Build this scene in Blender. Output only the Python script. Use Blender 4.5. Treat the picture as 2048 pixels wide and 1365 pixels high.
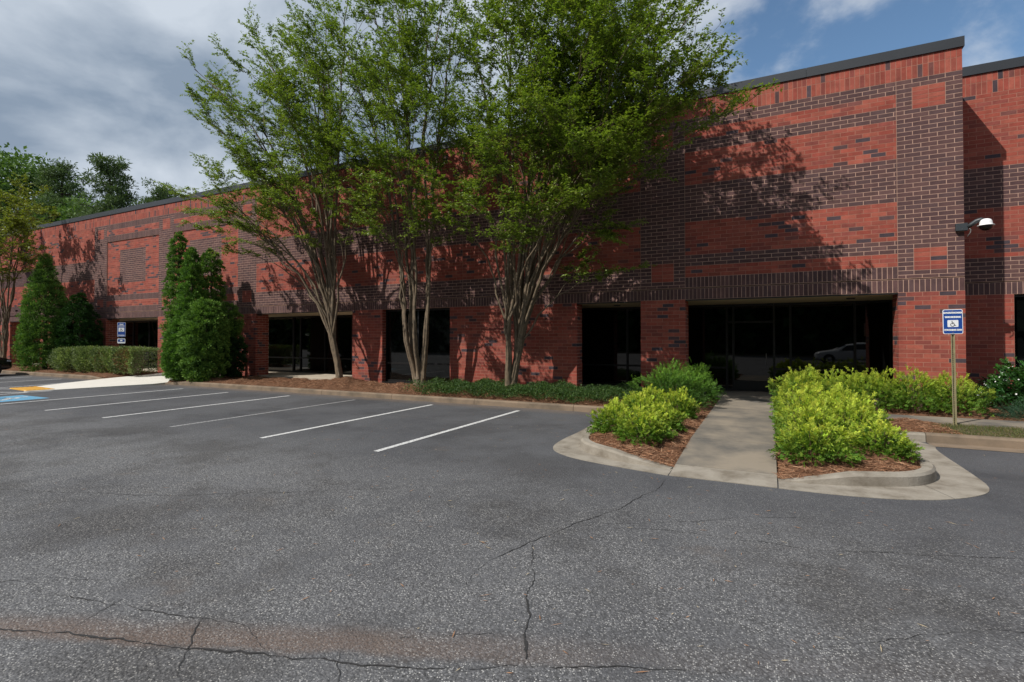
import bpy, bmesh, math, random
import numpy as np
from mathutils import Vector
R = math.radians
rnd = random.Random(7)
for o in list(bpy.data.objects): bpy.data.objects.remove(o)
S = bpy.context.scene
C = S.collection

# ---------------------------------------------------------------- camera
cam = bpy.data.cameras.new('camera'); camo = bpy.data.objects.new('camera', cam); C.objects.link(camo)
camo.location = (0, 0, 1.75); camo.rotation_euler = (R(90.8), 0, R(26.6))
cam.sensor_width = 36; cam.lens = 18.105; cam.shift_y = -0.0092
cam.clip_end = 2000; cam.clip_start = 0.05
S.camera = camo
# ---------------------------------------------------------------- light
SUN_EL, SUN_AZ = R(46), R(35)          # light travels towards +X +Y, 35 deg off the facade normal
dirv = Vector((math.sin(SUN_AZ) * math.cos(SUN_EL), math.cos(SUN_AZ) * math.cos(SUN_EL), -math.sin(SUN_EL)))
sl = bpy.data.lights.new('sun', 'SUN'); sl.energy = 5.0; sl.angle = R(0.5); sl.color = (1.0, 0.955, 0.89)
so = bpy.data.objects.new('sun', sl); C.objects.link(so)
so.rotation_euler = dirv.to_track_quat('-Z', 'Y').to_euler(); so.location = (-20, -30, 40)
S.view_settings.view_transform = 'Standard'; S.view_settings.look = 'None'
S.view_settings.exposure = -0.05; S.view_settings.gamma = 1.0
w = bpy.data.worlds.new('World'); S.world = w; w.use_nodes = True
nt = w.node_tree; nt.nodes.clear()
def N(tree, t, **k):
    n = tree.nodes.new(t)
    for a, b in k.items(): setattr(n, a, b)
    return n
def world_nodes():
    L = nt.links.new
    out = N(nt, 'ShaderNodeOutputWorld'); bg = N(nt, 'ShaderNodeBackground'); bg.inputs[1].default_value = 0.1
    sky = N(nt, 'ShaderNodeTexSky', sky_type='NISHITA', sun_disc=False, sun_elevation=SUN_EL,
            sun_rotation=math.atan2(-dirv.x, -dirv.y), air_density=1.0, dust_density=0.6, ozone_density=2.0)
    tc = N(nt, 'ShaderNodeTexCoord')
    sep = N(nt, 'ShaderNodeSeparateXYZ'); L(tc.outputs['Generated'], sep.inputs[0])
    zz = N(nt, 'ShaderNodeMath', operation='MAXIMUM'); L(sep.outputs[2], zz.inputs[0]); zz.inputs[1].default_value = 0.0
    za = N(nt, 'ShaderNodeMath', operation='ADD'); L(zz.outputs[0], za.inputs[0]); za.inputs[1].default_value = 0.22
    dv = N(nt, 'ShaderNodeVectorMath', operation='DIVIDE'); L(tc.outputs['Generated'], dv.inputs[0])
    cb = N(nt, 'ShaderNodeCombineXYZ')
    for i in range(3): L(za.outputs[0], cb.inputs[i])
    L(cb.outputs[0], dv.inputs[1])
    mp = N(nt, 'ShaderNodeMapping'); L(dv.outputs[0], mp.inputs[0]); mp.inputs['Location'].default_value = (1.7, 0.35, 0.0)
    mp2 = N(nt, 'ShaderNodeMapping'); L(tc.outputs['Generated'], mp2.inputs[0]); mp2.inputs['Location'].default_value = (9.3, 8.1, 3.3); mp2.inputs['Scale'].default_value = (1, 1, 1.7)
    n1 = N(nt, 'ShaderNodeTexNoise'); L(mp2.outputs[0], n1.inputs[0])
    n1.inputs['Scale'].default_value = 3.0; n1.inputs['Detail'].default_value = 8; n1.inputs['Roughness'].default_value = 0.56; n1.inputs['Distortion'].default_value = 0.25
    # cloud bank thins out towards the clear gap beyond the right end of the building
    gap = N(nt, 'ShaderNodeVectorMath', operation='DOT_PRODUCT'); L(tc.outputs['Generated'], gap.inputs[0])
    g = Vector((0.134, 0.888, 0.44)).normalized(); gap.inputs[1].default_value = g
    gr = N(nt, 'ShaderNodeMapRange'); gr.interpolation_type = 'SMOOTHSTEP'; L(gap.outputs['Value'], gr.inputs[0])
    gr.inputs[1].default_value = 0.88; gr.inputs[2].default_value = 0.995; gr.inputs[3].default_value = 0.34; gr.inputs[4].default_value = 0.0
    ad = N(nt, 'ShaderNodeMath', operation='ADD'); L(n1.outputs[0], ad.inputs[0]); L(gr.outputs[0], ad.inputs[1])
    cov = N(nt, 'ShaderNodeMapRange'); cov.interpolation_type = 'SMOOTHSTEP'; L(ad.outputs[0], cov.inputs[0])
    cov.inputs[1].default_value = 0.46; cov.inputs[2].default_value = 0.68
    # cloud brightness: thick parts blue-grey, thin edges white
    n2 = N(nt, 'ShaderNodeTexNoise'); L(mp2.outputs[0], n2.inputs[0])
    n2.inputs['Scale'].default_value = 3.4; n2.inputs['Detail'].default_value = 7; n2.inputs['Roughness'].default_value = 0.53; n2.inputs['Distortion'].default_value = 0.3
    cr = N(nt, 'ShaderNodeValToRGB'); L(n2.outputs[0], cr.inputs[0])
    e = cr.color_ramp.elements
    e[0].position = 0.36; e[0].color = (2.7, 3.45, 4.5, 1); e[1].position = 0.62; e[1].color = (6.4, 7.1, 8.0, 1)
    th = N(nt, 'ShaderNodeMapRange'); L(ad.outputs[0], th.inputs[0]); th.inputs[1].default_value = 0.5; th.inputs[2].default_value = 0.75
    th.inputs[3].default_value = 1.0; th.inputs[4].default_value = 0.0
    wm = N(nt, 'ShaderNodeMixRGB'); L(th.outputs[0], wm.inputs[0]); L(cr.outputs[0], wm.inputs[1]); wm.inputs[2].default_value = (8.0, 8.4, 8.9, 1)
    sk = N(nt, 'ShaderNodeMixRGB', blend_type='MULTIPLY'); sk.inputs[0].default_value = 1; L(sky.outputs[0], sk.inputs[1]); sk.inputs[2].default_value = (1.15, 1.3, 1.32, 1)
    mx = N(nt, 'ShaderNodeMixRGB'); L(cov.outputs[0], mx.inputs[0]); L(sk.outputs[0], mx.inputs[1]); L(wm.outputs[0], mx.inputs[2])
    L(mx.outputs[0], bg.inputs[0]); L(bg.outputs[0], out.inputs[0])
world_nodes()
S.render.engine = 'CYCLES'

# ---------------------------------------------------------------- helpers
def tag(o, label=None, cat=None, group=None, kind=None):
    if label: o['label'] = label
    if cat: o['category'] = cat
    if group: o['group'] = group
    if kind: o['kind'] = kind
    return o
def link(o, parent=None):
    C.objects.link(o)
    if parent: o.parent = parent
    return o
def empty(name, loc=(0, 0, 0)):
    o = bpy.data.objects.new(name, None); o.location = loc; o.empty_display_size = 0.2
    return link(o)
class MB:
    def __init__(s): s.v = []; s.f = []
    def quad(s, a, b, c, d):
        n = len(s.v); s.v += [tuple(a), tuple(b), tuple(c), tuple(d)]; s.f.append((n, n + 1, n + 2, n + 3)); return s
    def poly(s, pts):
        n = len(s.v); s.v += [tuple(p) for p in pts]; s.f.append(tuple(range(n, n + len(pts)))); return s
    def box(s, x0, x1, y0, y1, z0, z1):
        n = len(s.v)
        s.v += [(x0, y0, z0), (x1, y0, z0), (x1, y1, z0), (x0, y1, z0), (x0, y0, z1), (x1, y0, z1), (x1, y1, z1), (x0, y1, z1)]
        s.f += [tuple(n + i for i in q) for q in ((3, 2, 1, 0), (4, 5, 6, 7), (0, 1, 5, 4), (1, 2, 6, 5), (2, 3, 7, 6), (3, 0, 4, 7))]
        return s
    def tube(s, pts, rad, sides=6, cap=True):
        P = [Vector(p) for p in pts]; n0 = len(s.v); ref = Vector((0.31, 0.87, 0.38))
        for i, p in enumerate(P):
            t = (P[min(i + 1, len(P) - 1)] - P[max(i - 1, 0)])
            t = t.normalized() if t.length > 1e-9 else Vector((0, 0, 1))
            a = t.cross(ref)
            if a.length < .05: a = t.cross(Vector((1, 0, 0)))
            a.normalize(); b = t.cross(a); r = rad[i] if hasattr(rad, '__len__') else rad
            for k in range(sides):
                th = 2 * math.pi * k / sides
                s.v.append(tuple(p + a * (r * math.cos(th)) + b * (r * math.sin(th))))
        for i in range(len(P) - 1):
            for k in range(sides):
                k2 = (k + 1) % sides; q = n0 + i * sides
                s.f.append((q + k, q + k2, q + sides + k2, q + sides + k))
        if cap:
            s.f.append(tuple(n0 + k for k in range(sides))); q = n0 + (len(P) - 1) * sides
            s.f.append(tuple(q + sides - 1 - k for k in range(sides)))
        return s
    def lathe(s, prof, c, axis='z', seg=20):
        n0 = len(s.v)
        for (r, h) in prof:
            for k in range(seg):
                t = 2 * math.pi * k / seg; a, b = r * math.cos(t), r * math.sin(t)
                s.v.append({'z': (c[0] + a, c[1] + b, c[2] + h), 'x': (c[0] + h, c[1] + a, c[2] + b), 'y': (c[0] + a, c[1] + h, c[2] + b)}[axis])
        for i in range(len(prof) - 1):
            for k in range(seg):
                k2 = (k + 1) % seg
                s.f.append((n0 + i * seg + k, n0 + i * seg + k2, n0 + (i + 1) * seg + k2, n0 + (i + 1) * seg + k))
        return s
    def mesh(s, name, mat, smooth=False, fix=True):
        m = bpy.data.meshes.new(name); m.from_pydata(s.v, [], s.f)
        if fix:
            b = bmesh.new(); b.from_mesh(m); bmesh.ops.recalc_face_normals(b, faces=b.faces); b.to_mesh(m); b.free()
        m.materials.append(mat)
        if smooth: m.polygons.foreach_set('use_smooth', [True] * len(m.polygons))
        m.update(); return m
    def build(s, name, mat, parent=None, smooth=False, fix=True, bevel=0):
        o = bpy.data.objects.new(name, s.mesh(name, mat, smooth, fix)); link(o, parent)
        if bevel:
            b = o.modifiers.new('bevel', 'BEVEL'); b.width = bevel; b.segments = 2; b.limit_method = 'ANGLE'; b.angle_limit = R(40)
        return o
def np_mesh(name, V, F, mat, col=None):
    """V (n,3), F (m,4) quads"""
    m = bpy.data.meshes.new(name)
    m.vertices.add(len(V)); m.vertices.foreach_set('co', np.asarray(V, np.float32).ravel())
    m.loops.add(F.size); m.loops.foreach_set('vertex_index', F.astype(np.int32).ravel())
    m.polygons.add(len(F)); m.polygons.foreach_set('loop_start', np.arange(0, F.size, 4, dtype=np.int32))
    try: m.polygons.foreach_set('loop_total', np.full(len(F), 4, np.int32))
    except Exception: pass
    if col is not None:
        a = m.attributes.new('Col', 'FLOAT_COLOR', 'POINT')
        c = np.ones((len(V), 4), np.float32); c[:, :3] = col; a.data.foreach_set('color', c.ravel())
    m.materials.append(mat); m.update(calc_edges=True); m.validate()
    m.polygons.foreach_set('use_smooth', np.zeros(len(m.polygons), bool)); return m
def unit(a): return a / np.maximum(np.linalg.norm(a, axis=-1, keepdims=True), 1e-9)
def leaf_mesh(name, P, A, Nn, L, W, col, mat, bend=0.18):
    """diamond leaves with a little droop at the tip"""
    A = unit(A); Sd = unit(np.cross(A, Nn)); Up = np.cross(Sd, A); n = len(P)
    L = np.broadcast_to(np.asarray(L, float), (n,))[:, None]; W = np.broadcast_to(np.asarray(W, float), (n,))[:, None]
    V = np.empty((n, 4, 3)); V[:, 0] = P; V[:, 1] = P + A * L * .48 + Sd * W * .5
    V[:, 2] = P + A * L - Up * L * bend; V[:, 3] = P + A * L * .48 - Sd * W * .5
    F = np.arange(n * 4).reshape(n, 4)
    return np_mesh(name, V.reshape(-1, 3), F, mat, np.repeat(col, 4, 0))

# ---------------------------------------------------------------- materials
def mat(name, col=(.5, .5, .5), rough=.8, metal=0., spec=.5, var=0., vscale=8., bump=0., bscale=60., attr=False, col2=None, detail=5):
    m = bpy.data.materials.new(name); m.use_nodes = True; t = m.node_tree; L = t.links.new
    p = t.nodes['Principled BSDF']; p.inputs['Roughness'].default_value = rough; p.inputs['Metallic'].default_value = metal
    p.inputs['Specular IOR Level'].default_value = spec
    p.inputs['Base Color'].default_value = (*col, 1)
    src = None
    tc = N(t, 'ShaderNodeTexCoord')
    if attr:
        a = N(t, 'ShaderNodeAttribute', attribute_name='Col'); src = a.outputs['Color']
    if var > 0 or col2:
        n = N(t, 'ShaderNodeTexNoise'); L(tc.outputs['Object'], n.inputs[0]); n.inputs['Scale'].default_value = vscale; n.inputs['Detail'].default_value = detail; n.inputs['Roughness'].default_value = .62
        if col2:
            mr = N(t, 'ShaderNodeMapRange'); L(n.outputs[0], mr.inputs[0]); mr.inputs[1].default_value = .38; mr.inputs[2].default_value = .64
            mx = N(t, 'ShaderNodeMixRGB'); L(mr.outputs[0], mx.inputs[0]); mx.inputs[1].default_value = (*col, 1); mx.inputs[2].default_value = (*col2, 1); src = mx.outputs[0]
        if var > 0:
            mr = N(t, 'ShaderNodeMapRange'); L(n.outputs[0], mr.inputs[0]); mr.inputs[1].default_value = .3; mr.inputs[2].default_value = .7
            mr.inputs[3].default_value = 1 - var; mr.inputs[4].default_value = 1 + var
            mu = N(t, 'ShaderNodeMixRGB', blend_type='MULTIPLY'); mu.inputs[0].default_value = 1
            if src: L(src, mu.inputs[1])
            else: mu.inputs[1].default_value = (*col, 1)
            L(mr.outputs[0], mu.inputs[2]); src = mu.outputs[0]
    if src: L(src, p.inputs['Base Color'])
    if bump > 0:
        n = N(t, 'ShaderNodeTexNoise'); L(tc.outputs['Object'], n.inputs[0]); n.inputs['Scale'].default_value = bscale; n.inputs['Detail'].default_value = 4
        b = N(t, 'ShaderNodeBump'); b.inputs['Strength'].default_value = bump; b.inputs['Distance'].default_value = .01
        L(n.outputs[0], b.inputs['Height']); L(b.outputs[0], p.inputs['Normal'])
    return m
def leafmat(name, trans=.3, rough=.5, spec=.35):
    m = bpy.data.materials.new(name); m.use_nodes = True; t = m.node_tree; L = t.links.new
    p = t.nodes['Principled BSDF']; out = t.nodes['Material Output']
    p.inputs['Roughness'].default_value = rough; p.inputs['Specular IOR Level'].default_value = spec
    a = N(t, 'ShaderNodeAttribute', attribute_name='Col'); L(a.outputs['Color'], p.inputs['Base Color'])
    tr = N(t, 'ShaderNodeBsdfTranslucent'); g = N(t, 'ShaderNodeMixRGB', blend_type='MULTIPLY'); g.inputs[0].default_value = 1
    L(a.outputs['Color'], g.inputs[1]); g.inputs[2].default_value = (1.25, 1.35, .6, 1); L(g.outputs[0], tr.inputs[0])
    mx = N(t, 'ShaderNodeMixShader'); mx.inputs[0].default_value = trans
    L(p.outputs[0], mx.inputs[1]); L(tr.outputs[0], mx.inputs[2]); L(mx.outputs[0], out.inputs[0])
    return m
M = {}
M['brick'] = mat('brick', rough=.88, spec=.25, attr=True, var=.17, vscale=7, bump=.25, bscale=90)
M['mortar'] = mat('mortar', (.46, .295, .23), .95, spec=.1, var=.18, vscale=3)
M['coping'] = mat('coping_metal', (.030, .033, .038), .42, var=.12, vscale=.8)
M['soffit'] = mat('soffit_plaster', (.52, .43, .29), .9, var=.06, vscale=2)
M['bronze'] = mat('bronze_aluminium', (.009, .008, .008), .45, spec=.4)
M['glass'] = mat('tinted_glass', (.0025, .003, .003), .015, spec=.5)
M['roof'] = mat('roof_membrane', (.12, .12, .12), .9)
M['room'] = mat('dark_room', (.02, .02, .02), .9)
M['conc'] = mat('kerb_concrete', (.34, .305, .255), .92, spec=.2, col2=(.15, .128, .10), vscale=2.6, bump=.5, bscale=60, var=.2, detail=11)
M['concwarm'] = mat('stained_kerb_concrete', (.25, .185, .13), .92, spec=.2, col2=(.12, .095, .07), vscale=1.6, bump=.35, bscale=70, var=.14)
M['walk'] = mat('walkway_concrete', (.26, .22, .17), .9, spec=.25, col2=(.105, .098, .088), vscale=1.1, bump=.2, bscale=90, var=.08, detail=9)
M['newconc'] = mat('new_concrete', (.62, .59, .53), .9, var=.06, vscale=3, bump=.15)
M['padconc'] = mat('pad_concrete', (.42, .36, .28), .9, var=.12, vscale=2, bump=.15)
M['yellow'] = mat('yellow_mat', (.62, .33, .045), .7, var=.1, vscale=5)
M['mulch'] = mat('mulch', (.17, .088, .050), .95, spec=.1, col2=(.09, .048, .030), vscale=14, bump=.9, bscale=45, var=.25)
M['straw'] = mat('pine_straw', rough=.85, spec=.2, attr=True)
M['soil'] = mat('soil', (.10, .075, .04), .95, var=.3, vscale=.6)
M['bark'] = mat('smooth_bark', (.215, .160, .105), .75, spec=.25, col2=(.095, .074, .052), vscale=7, bump=.25, bscale=25, var=.15)
M['darkbark'] = mat('dark_bark', (.07, .052, .038), .9, var=.3, vscale=5, bump=.5, bscale=12)
M['twig'] = mat('brown_twig', (.13, .085, .055), .85, var=.2)
M['leaf'] = leafmat('myrtle_leaf', .32, .42, .45)
M['bush'] = leafmat('nandina_leaf', .30, .55, .3)
M['glossy'] = leafmat('glossy_leaf', .12, .28, .6)
M['conifer'] = leafmat('conifer_spray', .15, .7, .15)
M['bgleaf'] = leafmat('woodland_leaf', .22, .6, .2)
M['paint'] = None
M['signblue'] = mat('sign_blue', (.008, .055, .27), .45)
M['white'] = mat('white_enamel', (.80, .80, .80), .4)
M['signwhite'] = mat('sign_white', (.78, .79, .8), .45)
M['signblack'] = mat('sign_black', (.02, .02, .025), .5)
M['post'] = mat('post_steel', (.27, .235, .13), .6, metal=0., var=.2, vscale=12)
M['greenpost'] = mat('green_post', (.018, .035, .028), .5)
M['housing'] = mat('camera_housing', (.035, .042, .048), .45)
M['dome'] = mat('smoked_dome', (.004, .004, .004), .08)
M['cable'] = mat('grey_conduit', (.16, .15, .145), .5)
M['carpaint'] = mat('black_car_paint', (.006, .006, .008), .15, spec=.6)
M['carglass'] = mat('car_glass', (.004, .005, .005), .04)
M['tyre'] = mat('tyre_rubber', (.015, .015, .015), .85)
M['rim'] = mat('alloy', (.5, .5, .5), .3, metal=.9)
M['lamp'] = mat('lamp_lens', (.35, .36, .38), .12)
M['redlamp'] = mat('red_lens', (.22, .01, .01), .15)
M['petal'] = mat('petal', (.8, .8, .76), .6)
M['crack'] = mat('crack_filler', (.022, .021, .021), .9, var=.3, vscale=20)

def asphalt():
    m = bpy.data.materials.new('asphalt'); m.use_nodes = True; t = m.node_tree; L = t.links.new
    p = t.nodes['Principled BSDF']; p.inputs['Roughness'].default_value = .82; p.inputs['Specular IOR Level'].default_value = .35
    tc = N(t, 'ShaderNodeTexCoord'); O = tc.outputs['Object']
    def noise(sc, de=5, ro=.6, off=0):
        n = N(t, 'ShaderNodeTexNoise'); n.inputs['Scale'].default_value = sc; n.inputs['Detail'].default_value = de; n.inputs['Roughness'].default_value = ro
        if off:
            mp = N(t, 'ShaderNodeMapping'); mp.inputs['Location'].default_value = (off, off * .7, 0); L(O, mp.inputs[0]); L(mp.outputs[0], n.inputs[0])
        else: L(O, n.inputs[0])
        return n.outputs[0]
    def rng(src, a, b, c, d, smooth=True):
        n = N(t, 'ShaderNodeMapRange'); n.interpolation_type = 'SMOOTHSTEP' if smooth else 'LINEAR'; L(src, n.inputs[0])
        for i, v in enumerate((a, b, c, d)): n.inputs[i + 1].default_value = v
        return n.outputs[0]
    def mix(fac, a, b, bt='MIX'):
        n = N(t, 'ShaderNodeMixRGB', blend_type=bt)
        for i, v in enumerate((fac, a, b)):
            if isinstance(v, (int, float)): n.inputs[i].default_value = v
            elif isinstance(v, tuple): n.inputs[i].default_value = (*v, 1)
            else: L(v, n.inputs[i])
        return n.outputs[0]
    def math_(op, a, b):
        n = N(t, 'ShaderNodeMath', operation=op)
        for i, v in enumerate((a, b)):
            if isinstance(v, (int, float)): n.inputs[i].default_value = v
            else: L(v, n.inputs[i])
        return n.outputs[0]
    sep = N(t, 'ShaderNodeSeparateXYZ'); L(O, sep.inputs[0]); X, Y = sep.outputs[0], sep.outputs[1]
    big = noise(.35, 6, .6); mid = noise(1.7, 6, .65, 3.1); fine = noise(140, 2, .7); grit = noise(55, 4, .75, 9)
    base = mix(rng(big, .38, .60, 0, 1), (.056, .057, .064), (.116, .117, .124))
    base = mix(rng(mid, .3, .72, .0, .55), base, (.062, .061, .063))
    # exposed stones in the worn binder
    v = N(t, 'ShaderNodeTexVoronoi'); v.inputs['Scale'].default_value = 95; L(O, v.inputs[0])
    sepc = N(t, 'ShaderNodeSeparateColor'); L(v.outputs['Color'], sepc.inputs[0])
    stone = math_('MULTIPLY', rng(sepc.outputs[0], .70, .96, 0, 1), rng(v.outputs['Distance'], .34, .52, 1, 0))
    wear = rng(Y, 7.6, 4.0, .36, 1.0); wear = math_('MULTIPLY', wear, rng(mid, .28, .6, .45, 1))
    stone = math_('MULTIPLY', stone, wear)
    v2 = N(t, 'ShaderNodeTexVoronoi'); v2.inputs['Scale'].default_value = 62; L(O, v2.inputs[0]); s2 = N(t, 'ShaderNodeSeparateColor'); L(v2.outputs['Color'], s2.inputs[0])
    base = mix(rng(grit, .4, .68, 0, .5), base, (.036, .036, .038))
    base = mix(math_('MULTIPLY', wear, .45), base, (.190, .189, .192))
    cell = math_('MULTIPLY', rng(s2.outputs[1], 0, 1, .62, 1.42, False), rng(v2.outputs['Distance'], .2, .75, 1.12, .55)); base = mix(math_('MULTIPLY', wear, .85), base, mix(1.0, base, cell, 'MULTIPLY'))
    base = mix(math_('MULTIPLY', stone, .95), base, (.48, .47, .45))
    blot = rng(noise(.5, 8, .66, 40), .46, .64, 0, .85); base = mix(blot, base, mix(1.0, base, (.62, .60, .58), 'MULTIPLY'))
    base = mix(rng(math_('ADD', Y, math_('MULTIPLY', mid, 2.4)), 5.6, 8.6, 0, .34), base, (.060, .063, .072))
    # brown silt along the old paving seam (y = 3.05 + .404 x)
    d = math_('SUBTRACT', Y, math_('ADD', math_('MULTIPLY', X, .404), 3.02)); d = math_('ADD', d, math_('MULTIPLY', math_('SUBTRACT', mid, .5), .25))
    band = math_('MULTIPLY', rng(d, -.05, .04, 0, 1), rng(d, .10, .34, 1, 0))
    band = math_('MULTIPLY', band, rng(grit, .35, .6, .45, 1))
    band = math_('MULTIPLY', band, rng(X, -.2, -2.6, .12, 1)); base = mix(math_('MULTIPLY', band, .55), base, (.155, .098, .068))
    # silt washed against the kerbs and blown pine straw dust
    sil = math_('MULTIPLY', rng(Y, 11.1, 11.75, 0, .6), rng(mid, .3, .6, .3, 1)); base = mix(sil, base, (.17, .125, .09))
    dust = rng(noise(.9, 7, .7, 21), .60, .74, 0, .35); base = mix(dust, base, (.13, .098, .075))
    L(base, p.inputs['Base Color'])
    h = math_('ADD', math_('MULTIPLY', grit, .8), math_('ADD', math_('MULTIPLY', v.outputs['Distance'], -.5), math_('MULTIPLY', v2.outputs['Distance'], -.6)))
    b = N(t, 'ShaderNodeBump'); b.inputs['Strength'].default_value = .8; b.inputs['Distance'].default_value = .01
    L(h, b.inputs['Height']); L(b.outputs[0], p.inputs['Normal'])
    return m
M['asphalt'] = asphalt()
def paintmat(name, col, worn):
    m = bpy.data.materials.new(name); m.use_nodes = True; t = m.node_tree; L = t.links.new
    p = t.nodes['Principled BSDF']; p.inputs['Roughness'].default_value = .7
    tc = N(t, 'ShaderNodeTexCoord'); n = N(t, 'ShaderNodeTexNoise'); L(tc.outputs['Object'], n.inputs[0]); n.inputs['Scale'].default_value = 28; n.inputs['Detail'].default_value = 6; n.inputs['Roughness'].default_value = .75
    mr = N(t, 'ShaderNodeMapRange'); L(n.outputs[0], mr.inputs[0]); mr.inputs[1].default_value = .44 - worn * .5; mr.inputs[2].default_value = .62 - worn * .25
    mx = N(t, 'ShaderNodeMixRGB'); L(mr.outputs[0], mx.inputs[0]); mx.inputs[2].default_value = (*col, 1); mx.inputs[1].default_value = (.10, .10, .10, 1)
    L(mx.outputs[0], p.inputs['Base Color']); return m
M['paint'] = paintmat('white_line_paint', (.66, .66, .65), .25)
M['faded'] = paintmat('faded_line_paint', (.42, .42, .42), .05)
M['bluepaint'] = paintmat('blue_marking_paint', (.10, .33, .52), .3)

# ================================================================ SETTING
g = MB(); 
g.quad((-700, -500, -.05), (500, -500, -.05), (500, 700, -.05), (-700, 700, -.05))
tag(g.build('ground', M['soil']), kind='structure')
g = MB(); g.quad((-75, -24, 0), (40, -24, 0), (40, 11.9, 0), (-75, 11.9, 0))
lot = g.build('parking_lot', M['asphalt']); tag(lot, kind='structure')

def ribbon(pts, width, z, jitter=0, seed=0):
    rr = random.Random(seed); m = MB(); P = [Vector((p[0], p[1], 0)) for p in pts]
    Q = []
    for i in range(len(P) - 1):
        n = max(2, int((P[i + 1] - P[i]).length / .028)) if jitter else 1
        for k in range(n): Q.append(P[i].lerp(P[i + 1], k / n))
    Q.append(P[-1]); off = 0; Ls = []
    for i, q in enumerate(Q):
        t = (Q[min(i + 1, len(Q) - 1)] - Q[max(i - 1, 0)]).normalized(); s = Vector((-t.y, t.x, 0))
        if jitter: off = off * .9 + rr.uniform(-jitter, jitter) * .75
        wd = width * ((.35 + .65 * (1 + math.sin(i * .21 + seed)) * .5) * rr.uniform(.4, 1.6) if jitter else 1) * (min(1, .25 + 4 * min(i, len(Q) - 1 - i) / len(Q)) if jitter else 1)
        c = q + s * off; Ls.append((c + s * wd / 2, c - s * wd / 2))
    for a, b in zip(Ls[:-1], Ls[1:]):
        m.quad((a[0].x, a[0].y, z), (a[1].x, a[1].y, z), (b[1].x, b[1].y, z), (b[0].x, b[0].y, z))
    return m
# cracks and seams in the asphalt
CR = [([(-1.18, 6.62), (-1.2, 6.1), (-1.45, 5.2), (-1.65, 4.62), (-1.84, 4.06), (-2.0, 3.55), (-1.95, 3.15)], .016),
      ([(-1.84, 4.06), (-1.72, 3.8), (-1.57, 3.51), (-1.5, 3.2)], .014), ([(-1.5, 3.2), (-1.36, 2.93), (-1.22, 2.56)], .034),
      ([(-6.5, .6), (-4.14, 1.41), (-3.44, 1.66), (-2.4, 2.0), (-1.75, 2.2), (-1.22, 2.5)], .024), ([(-1.22, 2.5), (-.7, 2.72), (-.2, 2.95)], .014),
      ([(-4.6, 1.72), (-3.6, 1.95), (-2.9, 2.12), (-2.55, 1.98)], .010), ([(-3.2, 2.05), (-2.9, 1.75), (-2.75, 1.6)], .010),
      ([(-12, 1.2), (-8.6, 2.5), (-6.0, 3.45), (-4.5, 4.4), (-3.4, 5.2)], .012), ([(-1.65, 4.62), (-.8, 4.9), (.3, 4.95), (1.6, 5.4), (3.4, 6.2)], .009),
      ([(2.25, 7.9), (2.9, 7.6), (3.9, 7.2)], .014), ([(-3.6, 9.4), (-6.2, 9.2), (-9.5, 9.45)], .012), ([(-2.2, 2.2), (-1.9, 1.9), (-1.7, 1.6)], .011), ([(-1.62, 4.7), (-1.0, 5.0), (-.2, 5.6), (.6, 5.9)], .008), ([(-5.2, 1.5), (-4.7, 1.9), (-4.3, 2.05)], .009), ([(-3.9, 1.95), (-3.75, 1.55)], .009), ([(-2.0, 2.35), (-1.62, 2.6), (-1.42, 2.75)], .008), ([(.2, 3.4), (1.2, 4.1), (2.6, 4.5)], .007), ([(-7.4, 7.6), (-9.8, 7.9), (-12.4, 7.7)], .010)]
for i, (p, wd) in enumerate(CR):
    ribbon(p, wd * .62, .004, .014, i).build('asphalt_crack', M['crack'], lot)
# parking bay lines
for i, (x, y0, y1) in enumerate([(-5.48, 6.22, 11.3), (-8.02, 6.15, 11.28), (-10.64, 6.12, 11.2), (-13.2, 6.15, 11.1), (-15.82, 6.15, 10.9), (-18.4, 6.2, 11.0), (-27.6, 6.2, 11.3), (-30.3, 6.2, 11.3), (-36.0, 6.2, 11.3), (-38.7, 6.2, 11.3)]):
    ribbon([(x, y0), (x, y1)], .105, .004).build('parking_line', M['faded' if i == 2 else 'paint'], lot)
for p in ([(-24.6, 6.2), (-24.6, 9.0), (-25.2, 11.3)], [(-21.6, 6.2), (-21.6, 8.6)], [(-24.6, 6.6), (-21.6, 8.0)], [(-24.6, 7.8), (-22.9, 8.6)]):
    ribbon(p, .105, .004).build('parking_line', M['paint'], lot)
m = MB(); m.quad((-20.75, 6.3, .004), (-19.0, 6.3, .004), (-19.0, 7.5, .004), (-20.75, 7.5, .004))
bm_ = m.build('blue_marking', M['bluepaint'], lot)
def wheelchair(scale):
    """accessible-parking figure as flat polylines in a unit box (x right, y up)"""
    arc = [(.47 + .27 * math.cos(a), .30 + .27 * math.sin(a)) for a in [R(125 + 10 * k) for k in range(0, 23)]]
    head = [(.40 + .075 * math.cos(a), .90 + .075 * math.sin(a)) for a in [2 * math.pi * k / 12 for k in range(12)]]
    return head, [arc, [(.41, .78), (.44, .46), (.70, .46), (.82, .16), (.93, .2)], [(.43, .63), (.66, .63)]]
def symbol(o, fx, fy, width, place, name, mat_, parent):
    """o: origin; place(u,v)->3D point"""
    head, lines = wheelchair(1); mb = MB(); mb.poly([place(*p) for p in head])
    for l in lines:
        for a, b in zip(l[:-1], l[1:]):
            A, B = Vector((*a, 0)), Vector((*b, 0)); t = (B - A).normalized(); s = Vector((-t.y, t.x, 0)) * width / 2; e = t * width * .3
            mb.quad(place(*(A + s - e).xy), place(*(A - s - e).xy), place(*(B - s + e).xy), place(*(B + s + e).xy))
    return mb.build(name, mat_, parent, fix=False)
symbol(None, 1, 1, .11, lambda u, v: (-20.45 + u * 1.1 - .0, 6.4 + v * 1.0, .008), 'wheelchair_symbol', M['paint'], bm_)

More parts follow.
